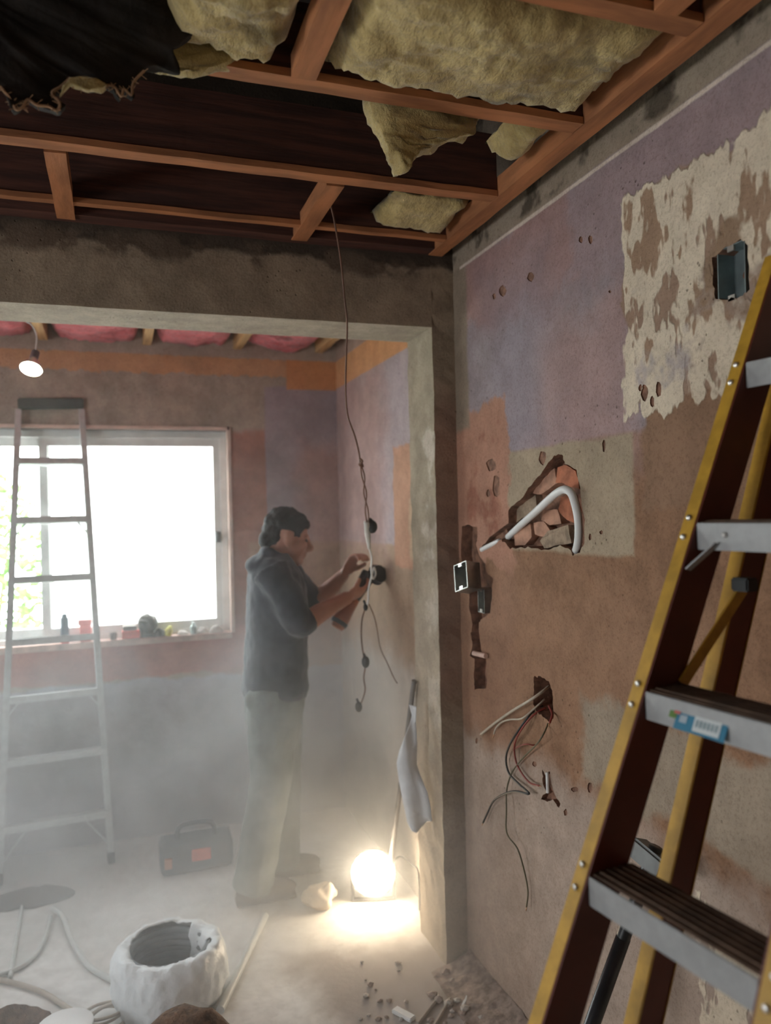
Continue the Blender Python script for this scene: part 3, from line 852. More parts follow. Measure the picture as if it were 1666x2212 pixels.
mb.ball(hp(.092, 0, -.062), (.012, .022, .008), HM); mb.ball(hp(.089, 0, -.074), (.012, .02, .008), HM)
mb.ball(hp(.06, .035, -.022), (.03, .025, .025), HM); mb.ball(hp(.06, -.035, -.022), (.03, .025, .025), HM)
for s in (-1, 1):
    mb.ball(hp(-.012, s * .080, -.006), (.026, .013, .036), HM); mb.ball(hp(-.004, s * .077, -.038), (.013, .010, .014), HM)
nb = at(592, 1222, Y=YM)
mb.tube([hp(-.02, 0, -.03), hp(-.03, 0, -.09), nb, nb - Vector((0, 0, .08))], [.06, .057, .068, .10], 14)
pelvis = at(596, 1500, Y=YM); chest = at(596, 1290, Y=YM)
def ell(c, fx, sy, n=20, p=2.3):
    return [c + Vector((fx * math.copysign(abs(math.cos(t)) ** (2 / p), math.cos(t)), sy * math.copysign(abs(math.sin(t)) ** (2 / p), math.sin(t)), 0)) for t in [2 * math.pi * k / n for k in range(n)]]
mb.rings([ell(at(px, py, Y=YM), a, b) for px, py, a, b in [(594, 1520, .11, .15), (596, 1440, .11, .15), (598, 1340, .11, .15), (596, 1250, .105, .17), (592, 1215, .075, .13)]])
# arms: right arm towards the camera, left arm behind
shR, elR, wrR = at(592, 1240, Y=YM - .17), at(650, 1348, Y=YM - .20), at(752, 1290, Y=YM - .06)
shL, elL, wrL = at(612, 1240, Y=YM + .17), at(682, 1304, Y=YM + .16), at(745, 1238, Y=YM + .08)
mb.tube([shR, shR.lerp(elR, .5), elR, elR.lerp(wrR, .35), elR.lerp(wrR, .75), wrR], [.05, .048, .043, .045, .034, (.032, .026)], 14)
mb.tube([shL, shL.lerp(elL, .5), elL, elL.lerp(wrL, .35), elL.lerp(wrL, .75), wrL], [.05, .048, .043, .045, .034, (.032, .026)], 14)


def hand(mb, wr, fd, nd, sd, curls, length=.085):
    """palm + five jointed fingers; fd finger direction, nd palm normal (grip side), sd towards the thumb"""
    fd = fd.normalized(); nd = (nd - fd * nd.dot(fd)).normalized(); sd_ = nd.cross(fd); sd = sd_ if sd_.dot(sd) > 0 else -sd_
    pc = wr + fd * .05
    R = Matrix((fd, sd, nd)).transposed()
    mb.ball(pc, (.056, .042, .018), R); mb.ball(wr + fd * .012, (.03, .03, .022), R); mb.ball(wr + fd * .035 + sd * .022 + nd * .008, (.034, .018, .017), R)
    for k, (o, l, c) in enumerate(zip((.030, .010, -.010, -.029), (.95, 1.05, .98, .8), curls)):
        p = pc + fd * .04 + sd * o; d = fd.copy(); pts = [p - fd * .02, p]; rs = [.0098, .0098]
        for j, sl in enumerate((.42, .30, .24)):
            ang = c * (j + 1) * (.9 if j else .8); d = fd * math.cos(ang) + nd * math.sin(ang) + sd * o * .6
            p = p + d.normalized() * length * l * sl; pts.append(p); rs.append(.0092 - j * .0008)
        mb.tube(pts, rs, 8)
    b = wr + fd * .03 + sd * .032 + nd * .008
    pts = [b - sd * .012, b + sd * .012 + fd * .018 + nd * .012, b + sd * .012 + fd * .045 + nd * .03, b + sd * .002 + fd * .062 + nd * .042]
    mb.tube(pts, [.013, .0125, .011, .009], 8)


tool = at(796, 1243, Y=YM + .02)
hand(mb, wrR, at(788, 1276, Y=YM - .02) - wrR, Vector((0, .6, .7)), Vector((.2, .2, 1)), (.55, .6, .65, .7))
hand(mb, wrL, at(766, 1203, Y=YM + .05) - wrL, Vector((.55, -.75, -.3)), Vector((.6, -.2, .6)), (.75, .8, .85, .9))
# legs
hipR, hipL = at(590, 1510, Y=YM - .09), at(600, 1510, Y=YM + .09)
knR, anR = at(583, 1700, Y=YM - .10), at(545, 1885, Y=YM - .10)
anR.z = .09; knL = at(610, 1690, Y=YM + .10); anL = at(605, 1870, Y=YM + .10); anL.z = .09
for h_, k_, a_ in ((hipR, knR, anR), (hipL, knL, anL)):
    mb.tube([h_, h_.lerp(k_, .5), k_, k_.lerp(a_, .35), a_], [.085, .075, .055, .055, .036], 12)
    mb.ball(a_ + Vector((.05, 0, -.045)), (.11, .04, .035))
body = remesh(mb, .0055, 2)
w = Vector(((anR.x + anL.x) / 2, YM, 0))
for v in body.bm.verts: v.co -= w
person = body.build('person', m_skin, None, smooth=True); person.location = w
tag(person, 'man in slate hoodie and grey trousers cutting the wall with a power tool', 'person')
# hair
mb = MB(); seg, rng_ = 40, 26; R_ = []
for i in range(rng_ + 1):
    tt = -math.pi / 2 + math.pi * i / rng_; ring = []
    for k in range(seg):
        a = 2 * math.pi * k / seg; d = Vector((max(math.cos(tt), .02) * math.cos(a), max(math.cos(tt), .02) * math.sin(a), math.sin(tt)))
        q = Vector((d.x * .108, d.y * .086, d.z * .103)) + Vector((-.018, 0, .033))
        face = q.x > .052 and q.z < .058 - .25 * abs(q.y)
        side = (q.z < .008 and q.x > .0) or (q.z < .032 and -.052 < q.x <= .0)
        nape = q.z < -.075
        s = .78 if (face or side or nape) else 1.0
        if q.x < -.07 and q.z < .03: s *= 1.05
        q = Vector((d.x * .108 * s, d.y * .086 * s, d.z * .103 * s)) + Vector((-.018, 0, .033))
        if s > .9: q += d * (noise.noise(q * 45) * .007 + noise.noise(q * 22 + Vector((4, 0, 0))) * .008)
        ring.append(hc + HM @ q)
    R_.append(ring)
mb.rings(R_); mb.ball(hp(.062, 0, .072), (.028, .052, .026), HM); mb.ball(hp(-.10, 0, -.03), (.03, .05, .045), HM)
hb_ = remesh(mb, .005, 2); hb_.rough(.003, 70, 2); hb_.build('hair', m_hair, person, smooth=True)
for s in (-1, 1):
    q = MB(); q.ball(hp(.079, s * .032, .0), (.010, .012, .009), HM, 10, 8); q.build('eye', mat('eye', (.12, .09, .08), .3), person, smooth=True)
# hoodie
mb = MB()
mb.rings([ell(at(px, py, Y=YM), a, b) for px, py, a, b in [(594, 1502, .138, .185), (594, 1486, .148, .195), (594, 1450, .142, .19), (597, 1380, .140, .188), (598, 1320, .136, .188), (597, 1270, .130, .205), (593, 1235, .115, .205), (590, 1208, .085, .15), (590, 1196, .07, .09)]])
mb.tube([shR + Vector((-.01, .03, .02)), shR.lerp(elR, .45), elR + Vector((-.01, 0, .008)), elR.lerp(wrR, .17)], [.082, .075, .067, .056], 16)
mb.tube([shL + Vector((-.01, -.03, .02)), shL.lerp(elL, .45), elL + Vector((-.01, 0, .008)), elL.lerp(wrL, .14)], [.082, .075, .067, .056], 16)
mb.ball(at(564, 1216, Y=YM), (.07, .11, .042), Matrix.Rotation(-.5, 3, 'Y')); mb.ball(at(553, 1222, Y=YM), (.05, .085, .045), Matrix.Rotation(-.4, 3, 'Y'))
mb.tube([at(575, 1192, Y=YM - .05), at(600, 1205, Y=YM - .075), at(622, 1228, Y=YM - .04), at(624, 1230, Y=YM + .04), at(602, 1205, Y=YM + .075), at(576, 1192, Y=YM + .05)], .026, 10, closed=True)
hd_ = remesh(mb, .009, 3); hd_.rough(.006, 11, 5); hd_.rough(.0035, 30, 1, 1); hd_.build('hoodie', m_hood, person, smooth=True)
# trousers
mb = MB()
mb.rings([ell(at(px, py, Y=YM), a, b) for px, py, a, b in [(592, 1600, .10, .16), (592, 1550, .13, .18), (592, 1490, .135, .18), (593, 1470, .13, .175)]])
for h_, k_, a_ in ((hipR, knR, anR), (hipL, knL, anL)):
    mb.tube([h_ + Vector((0, 0, .05)), h_.lerp(k_, .35), k_, k_.lerp(a_, .5), a_ - Vector((0, 0, .035))], [.105, .108, .092, .090, .092], 16)
mb.ball(at(540, 1512, Y=YM - .11), (.022, .03, .04))
tr2 = remesh(mb, .010, 3); tr2.rough(.007, 9, 9); tr2.build('trousers', m_trou, person, smooth=True)
for a_ in (anR, anL):
    q = MB(); q.ball(Vector((a_.x + .06, a_.y, .045)), (.14, .055, .045)); q.box((a_.x - .075, a_.y - .045, .001), (a_.x + .19, a_.y + .045, .02), bevel=.008); q.ball(Vector((a_.x, a_.y, .085)), (.07, .055, .05))
    remesh(q, .009, 2).build('shoe', m_shoe, person, smooth=True)

# power tool in his hands
e = empty('angle_grinder', tool, 'dark power tool with orange tail held against the wall', 'power tool')
m_tool = mat('dark_tool_housing', (.035, .035, .032), .5); m_otool = mat('orange_tool_housing', (.42, .13, .045), .5)
tail = at(735, 1342, Y=YM + .0); dv = (tail - tool).normalized()
q = MB(); q.tube([tool - dv * .01, tool + dv * .05, tool.lerp(tail, .55)], [.038, .034, .028], 14); q.build('gear_housing', m_tool, e, smooth=True)
q = MB(); q.tube([tool.lerp(tail, .45), tool.lerp(tail, .75), tail, tail + dv * .035], [.028, .032, .040, .032], 14); q.build('motor_housing', m_otool, e, smooth=True)
q = MB(); q.tube([tail - dv * .002, tail + dv * .018], [.0425, .0415], 16, smooth=False); q.build('vent_band', m_tool, e, smooth=True)
Mg = Matrix.Rotation(math.radians(75), 3, 'X') @ Matrix.Rotation(.35, 3, 'Y')
q = MB(); gc = tool + Vector((.045, -.012, .004)); q.lathe([(.0, -.012), (.042, -.012), (.045, .0), (.042, .014), (.0, .014)], gc, 24, Mg); q.build('guard', m_tool, e, smooth=True, auto=.6)
q = MB(); q.lathe([(.0, -.0155), (.05, -.0155), (.05, -.0135), (.0, -.0135)], gc, 28, Mg); q.build('disc', mat('cutting_disc', (.08, .075, .07), .7), e)

# ------------------------------------------------------------------ hanging power lead
m_lead = mat('brown_twin_flex', (.16, .075, .045), .6); m_white_pl = mat('white_plastic', (.72, .72, .70), .45, var=.08)
m_tape = mat('white_tape', (.70, .68, .62), .7, bump=.5, bscale=90)
def hang(pts): return [at(a, b, d=d) for a, b, d in pts]
P0 = hang([(713, 438, 2.42), (722, 475, 2.43), (736, 560, 2.46), (744, 640, 2.5), (750, 700, 2.54), (748, 770, 2.6), (747, 850, 2.68), (752, 900, 2.74), (766, 940, 2.8), (775, 975, 2.86), (778, 998, 2.9)])
e = empty('power_lead', P0[-1], 'thin brown power lead hanging from the ceiling with taped joint', 'cable')
q = MB(); q.tube(P0, .0031, 8); q.build('flex', m_lead, e, smooth=True)
q = MB(); q.tube(hang([(777, 990, 2.89), (783, 997, 2.88), (776, 1003, 2.9), (784, 1008, 2.91), (779, 996, 2.9)]), .004, 8); q.build('knot', m_lead, e, smooth=True)
for s in (-1, 1):
    q = MB(); q.tube(hang([(779, 1002, 2.9), (785 + s * 3, 1030, 2.93), (789 - s * 3, 1065, 2.97), (792 + s * 3, 1100, 3.0), (795 + s * 2, 1130, 3.03)]), .0026, 7); q.build('strand', m_lead, e, smooth=True)
q = MB(); c = at(804, 1138, d=3.05); q.ball(c, (.021, .018, .026)); q.tube([c + Vector((.0, 0, .02)), c + Vector((-.012, 0, .03))], .008, 8, smooth=False); q.build('plug', m_blk, e, smooth=True)
q = MB(); q.tube(hang([(792, 1127, 3.03), (794, 1150, 3.05), (798, 1185, 3.07)]), [.011, .0125, .007], 8); q.rough(.002, 60); q.build('tape', m_tape, e, smooth=True)
q = MB(); q.tube(hang([(797, 1180, 3.07), (803, 1205, 3.12), (802, 1230, 3.2), (806, 1250, 3.3), (812, 1240, 3.32), (808, 1226, 3.3), (803, 1245, 3.3), (797, 1270, 3.3), (795, 1300, 3.3), (790, 1312, 3.3)]), .0042, 8); q.build('white_flex', m_white_pl, e, smooth=True)
q = MB(); q.tube(hang([(790, 1312, 3.3), (782, 1340, 3.3), (781, 1380, 3.3), (786, 1420, 3.3), (789, 1440, 3.3), (786, 1465, 3.3), (789, 1490, 3.3), (782, 1515, 3.3), (775, 1527, 3.3)]), .0032, 7); q.tube(hang([(797, 1305, 3.32), (808, 1330, 3.34), (815, 1360, 3.36), (822, 1400, 3.38), (838, 1435, 3.3), (850, 1462, 3.25), (858, 1476, 3.22)]), .0022, 7); q.build('tail_flex', m_lead, e, smooth=True)
for (a, b), r in (((790, 1312), .010), ((790, 1430), .017), ((775, 1527), .015)):
    q = MB(); c = at(a, b, d=3.3); q.ball(c, (r, r, r * 1.5)); q.tube([c + Vector((0, 0, r)), c + Vector((-.008, 0, r + .02))], .005, 6, smooth=False); q.build('plug', m_blk, e, smooth=True)

# hanging reflector bulb in the far room
bb = at(68, 794, Y=3.55); bt = at(50, 690, Y=3.55)
e = empty('hanging_bulb', bb, 'lit reflector bulb hanging on a twisted lead from the far ceiling', 'light bulb')
q = MB(); q.tube([Vector((-.345, 3.62, 2.626)), at(45, 668, Y=3.6), bt, at(68, 702, Y=3.55), at(79, 725, Y=3.55), at(76, 762, Y=3.55)], .003, 7); q.build('lead', m_white_pl, e, smooth=True)
ad = (at(66, 800, Y=3.50) - at(76, 764, Y=3.55)).normalized(); zx = ad.orthogonal().normalized(); Mb = Matrix((zx, ad.cross(zx), ad)).transposed()
s0 = at(76, 764, Y=3.55)
q = MB(); q.lathe([(.012, -.012), (.017, -.008), (.017, .028), (.015, .03)], s0, 16, Mb); q.build('socket', mat('grey_socket', (.10, .10, .10), .5), e, smooth=True, auto=.6)
q = MB(); q.lathe([(.014, .028), (.018, .04), (.042, .074), (.047, .083), (.045, .087)], s0, 24, Mb); q.build('reflector', mat('silvered_glass', (.7, .68, .62), .25, .6), e, smooth=True, auto=.6)
q = MB(); q.lathe([(.043, .0865), (.036, .092), (.018, .096), (.001, .097)], s0, 24, Mb); q.build('lens', mat('lit_lens', (1, .95, .85), .4, emit=((1, .86, .62), 40.0)), e, smooth=True)

# ------------------------------------------------------------------ things in the right wall
XC = XR + .05
e = empty('white_conduit', z6([(1100, 800)])[0], 'bent white plastic pipe in the broken brick chase', 'pipe')
q = MB(); q.tube([at(850 + a / 2.777, 900 + b / 2.777, X=x) for a, b, x in [(690, 722, 1.25), (760, 655, 1.235), (850, 575, 1.215), (930, 500, 1.2), (985, 455, 1.195), (1030, 437, 1.195), (1068, 462, 1.2), (1092, 530, 1.21), (1108, 610, 1.215), (1112, 700, 1.22), (1105, 770, 1.225), (1092, 815, 1.24)]], .0115, 16); q.build('pipe', m_white_pl, e, smooth=True)
q = MB(); q.tube([at(850 + a / 2.777, 900 + b / 2.777, X=x) for a, b, x in [(530, 798, 1.222), (585, 770, 1.222), (640, 745, 1.228)]], .0085, 12); q.build('pipe_end', m_white_pl, e, smooth=True)


def lump(name, pts, x, thick, m, seed, parent=wall_right, amp=.004, cuts=3):
    mb = MB(); mb.prism([at(850 + a / 2.777, 900 + b / 2.777, X=x) for a, b in pts], (thick, 0, 0), cuts=cuts, amp=amp, nsc=30, seed=seed)
    return mb.build(name, m, parent)


lump('brick', [(985, 300), (1030, 290), (1095, 325), (1115, 430), (1060, 420), (1010, 395), (975, 400)], 1.243, .03, m_brick, 1)
lump('brick', [(850, 420), (965, 310), (985, 400), (930, 440), (880, 470), (840, 460)], 1.248, .025, m_brick2, 2)
lump('brick', [(1005, 480), (1060, 470), (1085, 560), (1085, 640), (1040, 620), (990, 560)], 1.25, .025, m_brick, 3)
lump('brick', [(900, 560), (985, 560), (1010, 640), (940, 650), (885, 620)], 1.246, .03, m_brick2, 4)
lump('brick', [(720, 700), (820, 640), (830, 720), (790, 770), (730, 775)], 1.244, .03, m_brick2, 5)
lump('brick', [(700, 590), (760, 530), (850, 470), (860, 540), (790, 600), (720, 650)], 1.25, .025, m_mortar, 6)
lump('mortar', [(930, 680), (1050, 650), (1070, 760), (990, 770), (900, 790), (880, 740)], 1.238, .035, m_mortar, 7)
lump('mortar', [(840, 640), (900, 630), (940, 680), (900, 720), (850, 710)], 1.243, .03, m_brick2, 8)
lump('mortar', [(530, 780), (600, 715), (680, 660), (690, 720), (620, 745), (560, 775)], 1.245, .02, m_cavity, 9)

# metal boxes at the pier end
m_galv = mat('galvanised_steel', (.42, .42, .39), .35, .85, var=.3, nscale=18)


def open_box(name, c, u, v, w, su, sv, sw, m, label, cat, group=None, t=.0025):
    """thin open-topped metal box: opening towards w"""
    c, u, v, w = Vector(c), Vector(u).normalized(), Vector(v).normalized(), Vector(w).normalized()
    mb = MB()
    mb.obox(c - u * su / 2, c + u * su / 2, v, sv, t)
    for s in (-1, 1):
        mb.obox(c + u * s * su / 2 + w * 0, c + u * s * su / 2 + w * sw, v, sv, t)
        mb.obox(c + v * s * sv / 2 + w * 0, c + v * s * sv / 2 + w * sw, u, su, t)
    e = empty(name, c, label, cat, group); mb.build('shell', m, e)
    for s in (-1, 1):
        q = MB(); q.obox(c + u * s * (su / 2 - .006) + w * (sw - .003), c + u * s * (su / 2 - .006) + w * (sw + .001), v, .018, .012)
        q.build('screw_lug', m_rivet, e)
    q = MB(); q.lathe([(.009, 0), (.009, .004)], c + w * .001, 14, Matrix((u, v, w)).transposed()); q.build('knockout', m_cavity, e)
    return e


bc = at(1008, 1250, X=1.175)
open_box('switch_box', bc + Vector((.03, 0, 0)), (.12, .35, 1), (.25, -1, .32), (-1, -.2, .18), .095, .072, .06, m_galv, 'tilted shiny metal switch box sticking out beside the pier', 'switch box')
open_box('switch_box', wp(1040, 1297) + Vector((.035, 0, 0)), (0, 0, 1), (0, 1, 0), (-1, 0, 0), .085, .05, .036, m_galv, 'metal switch box sunk in the chase below the tilted one', 'switch box')
open_box('switch_box', wp(1579, 590) + Vector((.045, 0, 0)), (0, 0, 1), (0, 1, 0), (-1, 0, 0), .115, .075, .044, mat('grey_zinc_box', (.30, .36, .36), .4, .7), 'grey metal switch box recessed in the white adhesive patch', 'switch box')
q = MB(); q.tube([at(1024, 1411, X=1.208), at(1050, 1417, X=1.208)], .009, 12, smooth=False)
q.based('conduit_stub', mat('pale_conduit', (.62, .42, .34), .6), 'short pale conduit stub crossing the vertical chase', 'conduit', smooth=True, auto=.6)

# wires out of the hole
m_redw = mat('red_wire', (.22, .03, .02), .5); m_blkw = mat('black_wire', (.02, .018, .016), .5); m_wht = mat('cream_wire', (.50, .43, .33), .5); m_grnw = mat('olive_wire', (.10, .085, .04), .5)
def wire(pts, r, m, label, tip=None, x0=1.25):
    n = len(pts); P = []
    for i, (a, b) in enumerate(pts):
        t_ = min(1, i / 2.0); P.append(at(850 + a / 2.724, 1400 + b / 2.724, X=x0 + (1.195 - x0) * t_ - .012 * math.sin(i)))
    e = empty('electrical_wire', P[0], label, 'wire', 'loose wires from the hole in the right wall')
    q = MB(); q.tube(P, r, 7); q.build('insulation_sleeve', m, e, smooth=True)
    d = (P[-1] - P[-2]).normalized(); q = MB(); q.tube([P[-1] - d * .004, P[-1] + d * .012], r * .55, 6, smooth=False); q.build('copper_tip', mat('copper', (.6, .35, .2), .35, .8), e, smooth=True)
wire([(915, 225), (870, 262), (800, 310), (700, 370), (600, 440), (515, 508)], .0045, m_wht, 'thick cream wire pointing left from the wall hole')
wire([(890, 300), (820, 365), (755, 415), (690, 420), (640, 435), (605, 470), (592, 508)], .003, m_wht, 'short cream wire with hooked end below the hole')
wire([(880, 340), (815, 380), (740, 480), (685, 570), (663, 650), (680, 735), (740, 800), (800, 858), (720, 842), (650, 860), (590, 900), (555, 970), (528, 1028)], .0035, m_blkw, 'long black wire looping back left from the hole')
wire([(900, 350), (830, 390), (760, 470), (715, 560), (718, 650), (745, 720), (800, 790), (860, 810)], .003, m_redw, 'dark red wire curving down from the wall hole')
wire([(920, 400), (905, 460), (870, 530), (830, 580), (760, 650), (700, 730), (668, 830), (665, 960), (668, 1090), (730, 1180), (770, 1310), (792, 1430), (783, 1525)], .0026, m_grnw, 'longest thin olive wire hanging down the plaster')
wire([(915, 340), (935, 390), (920, 440)], .0035, m_redw, 'short red wire stub at the hole', x0=1.24)
wire([(905, 420), (850, 560), (780, 565), (735, 580), (705, 600)], .0022, m_redw, 'thin brown wire crossing the red one')
q = MB(); q.tube([wp(1186, 1668) - Vector((.006, 0, 0)), wp(1190, 1712) - Vector((.01, 0, 0))], .005, 8, smooth=False); q.based('wall_plug', m_white_pl, 'small white plug in the chipped plaster', 'wall plug', smooth=True, auto=.6)

# ------------------------------------------------------------------ by the pier: rod and cloth
r0, r1 = at(895, 1470, X=1.112), at(836, 1925, Z=.012)
q = MB(); q.tube([r0, r1], .010, 12, smooth=False); q.based('iron_rod', mat('dull_iron', (.20, .19, .19), .5, .6), 'grey iron rod leaning against the pier', 'rod', smooth=True, auto=.6)
out = [(884, 1524), (900, 1526), (899, 1560), (902, 1610), (901, 1655), (912, 1685), (924, 1710), (930, 1740), (934, 1772), (922, 1778), (916, 1786), (908, 1792), (900, 1798), (888, 1795), (880, 1780), (872, 1740), (862, 1690), (857, 1650), (862, 1625), (872, 1595), (886, 1565), (890, 1548)]
mb = MB(); mb.prism([at(a, b, d=3.0) for a, b in out], Vector((SA, CA, 0)) * .004, cuts=4)
for v in mb.bm.verts:
    k = (1.55 - v.co.z); v.co += Vector((SA, CA, 0)) * (.012 * math.sin(v.co.x * 90 + v.co.z * 8) * min(1, max(0, k * 2)) - .01 * noise.noise(v.co * 9))
mb.based('hanging_cloth', mat('white_cloth', (.72, .74, .76), .9, var=.1), 'white rag hanging from the rod at the pier', 'cloth', smooth=True)

# ------------------------------------------------------------------ work lamp on the floor
lc = at(806, 1886, d=3.42)
e = empty('work_lamp', (lc.x, lc.y, 0), 'glaring round work lamp on the floor by the far right wall', 'lamp')
face = (Vector((0, 0, 1.2)) - lc); face.z *= .6; face.normalize(); fx = UP.cross(face).normalized(); Ml = Matrix((fx, face.cross(fx), face)).transposed()
q = MB(); q.lathe([(.02, -.09), (.05, -.075), (.092, -.02), (.1, .0), (.098, .006), (.085, .004)], lc, 28, Ml); q.build('housing', mat('lamp_housing', (.10, .10, .10), .5), e, smooth=True, auto=.6)
q = MB(); q.lathe([(.092, .003), (.09, .018), (.07, .036), (.03, .046), (.001, .047)], lc, 28, Ml); q.build('lens', mat('glowing_lens', (1, .95, .85), .4, emit=((1, .82, .58), 62.0)), e, smooth=True)
q = MB(); q.tube([lc + fx * .09, lc + fx * .09 - UP * lc.z * .8, Vector((lc.x, lc.y, .012)) + fx * .08, Vector((lc.x, lc.y, .012)) - fx * .08, lc - fx * .09 - UP * lc.z * .8, lc - fx * .09], .007, 8); q.build('stand', m_blk, e, smooth=True)
q = MB(); q.tube([lc - face * .09, lc - face * .12 + Vector((.05, 0, -.05)), at(862, 1850, X=1.19), at(890, 1868, X=1.18), at(904, 1886, X=1.17), Vector((1.18, 3.1, .01))], .004, 7); q.build('cord', m_blk, e, smooth=True)
# pale sack lit by the lamp
sc = at(690, 1955, Z=0.0)
mb = MB(); mb.ball(sc + Vector((.01, 0, .04)), (.075, .06, .05), None, 30, 18)
mb.rough(.0, 1)
mb.rough(.022, 13, 4, 4); [setattr(v.co, 'z', max(v.co.z, .001)) for v in mb.bm.verts]; mb.based('paper_sack', mat('pale_paper', (.70, .60, .48), .9, var=.15), 'small crumpled pale sack on the floor lit by the lamp', 'sack', smooth=True)

# ------------------------------------------------------------------ floor clutter
m_film = mat('milky_plastic_film', (.86, .91, .94), .35, var=.1, nscale=14, bump=.7, bscale=26, dist=.01)
m_cond = mat('grey_conduit', (.16, .19, .21), .5)
cc_ = Vector((.145, 2.87, 0))
e = empty('conduit_coil', cc_, 'coil of grey conduit wrapped in milky plastic film', 'coil')
for k in range(8):
    q = MB(); z = .02 + k * .021; r_ = .134 + .005 * math.sin(k * 2.1)
    q.tube([cc_ + Vector((r_ * math.cos(t), r_ * math.sin(t), z + .02 * t / 6.28)) for t in [2 * math.pi * i / 20 for i in range(20)]], .0125, 8, smooth=False, closed=True); q.build('conduit_loop', m_cond, e, smooth=True)
mb = MB(); N1, N2 = 110, 34; V = []
for i in range(N1):
    t = 2 * math.pi * i / N1; ring = []
    for k in range(N2):
        s = 2 * math.pi * k / N2
        R0, rz = .156, .125; rr0 = .046 + .014 * math.cos(s)
        x, z = R0 + .042 * math.copysign(abs(math.cos(s)) ** .8, math.cos(s)), .102 + .098 * math.copysign(abs(math.sin(s)) ** .8, math.sin(s))
        p = Vector((x * math.cos(t), x * math.sin(t), z)); p += noise.noise_vector(p * 14) * .012 + noise.noise_vector(p * 34) * .008 + noise.noise_vector(p * 75) * .004
        p.z = max(.002, p.z); ring.append(cc_ + p)
    V.append(mb.verts(ring))
for i in range(N1):
    for k in range(N2):
        s = 2 * math.pi * (k + .5) / N2; t = 2 * math.pi * i / N1
        if math.cos(s) < -.25 and not (-.5 < t - .35 < .45): continue         # the film is torn open on the inside
        mb.bm.faces.new((V[i][k], V[(i + 1) % N1][k], V[(i + 1) % N1][(k + 1) % N2], V[i][(k + 1) % N2]))
bmesh.ops.delete(mb.bm, geom=[v for v in mb.bm.verts if not v.link_faces], context='VERTS')
wr_ = mb.build('plastic_wrap', m_film, e, smooth=True); wr_.modifiers.new('thick', 'SOLIDIFY').thickness = .002
q = MB(); q.tube([at(301, 2122, d=2.82), at(330, 2076, d=2.9), at(376, 2015, d=3.0)], .0055, 8, smooth=False); q.based('thin_rod', mat('pale_grey_rod', (.55, .58, .60), .5), 'thin pale rod sticking out of the wrapped coil', 'rod', smooth=True)
q = MB(); q.tube([at(573, 1978, Z=.016), at(476, 2182, Z=.016)], .0145, 12, smooth=False); q.based('plastic_pipe', mat('grey_white_pipe', (.56, .58, .57), .5, var=.1), 'straight pale pipe lying on the floor beside the coil', 'pipe', smooth=True, auto=.6)
GH = 'pale hoses on the floor at lower left'
def hose(pts, r, m, label):
    q = MB(); q.tube([at(a, b, Z=max(z, r + .002)) for a, b, z in pts], r, 8); return q.based('hose', m, label, 'hose', GH, smooth=True)
m_hose = mat('white_hose', (.66, .68, .66), .5, var=.1); m_hose2 = mat('tan_hose', (.50, .44, .37), .6, var=.15)
hose([(112, 1962, .02), (135, 1978, .03), (155, 2030, .02), (190, 2085, .0), (245, 2118, .0)], .011, m_hose, 'white hose arching to the wrapped coil')
hose([(48, 1955, 0), (40, 2000, 0), (30, 2060, 0), (22, 2110, 0)], .008, m_hose, 'thin white hose at the left running straight down')
hose([(108, 1980, 0), (92, 2040, 0), (50, 2085, 0), (-20, 2112, 0)], .009, m_hose, 'white hose curving off the left edge')
hose([(-20, 2112, 0), (40, 2126, 0), (95, 2145, 0), (135, 2170, 0), (175, 2195, 0)], .009, m_hose2, 'tan hose running to the white tub')
cz = at(232, 2195, Z=.02)
e = empty('cable_coil', (cz.x, cz.y, 0), 'small coil of tan cable in front of the wrapped coil', 'coil')
for k in range(4):
    q = MB(); r_ = .062 + .006 * math.sin(k * 2.3); o2 = Vector((rnd.uniform(-.01, .01), rnd.uniform(-.01, .01), .008 + k * .011))
    q.tube([Vector((cz.x, cz.y, 0)) + o2 + Vector((r_ * math.cos(t), r_ * math.sin(t), .012 * math.sin(t * 1 + k))) for t in [2 * math.pi * i / 12 for i in range(12)]], .0052, 7, closed=True); q.build('loop', m_hose2, e, smooth=True)
tc = at(142, 2278, Z=0)
e = empty('plastic_tub', tc, 'white plastic tub at the bottom left edge', 'tub')
q = MB(); q.lathe([(.070, .0), (.075, .01), (.082, .085), (.080, .087), (.073, .015), (.0, .012)], tc, 28); q.build('tub', m_white_pl, e, smooth=True, auto=.6)
q = MB(); q.lathe([(.084, .083), (.086, .087), (.086, .095), (.08, .098), (.0, .097)], tc, 28); q.build('lid', mat('bright_white_lid', (.85, .85, .84), .4, var=.04), e, smooth=True, auto=.6)


def heap(name, c, rx, ry, h, seed, m, label, cat='rubble', amp=.03):
    mb = MB(); n, rings = 36, 12; R_ = []
    for i in range(rings + 1):
        t = i / rings; r_ = 1 - t; z = h * (1 - (1 - t) ** 2.2)
        R_.append([Vector(c) + Vector((rx * max(r_, .02) * math.cos(2 * math.pi * k / n), ry * max(r_, .02) * math.sin(2 * math.pi * k / n), z)) for k in range(n)])
    mb.rings(R_); mb.rough(amp * .5, 12, seed, 4)
    for v in mb.bm.verts: v.co.z = max(v.co.z, .001)
    return mb.based(name, m, label, cat, smooth=True)


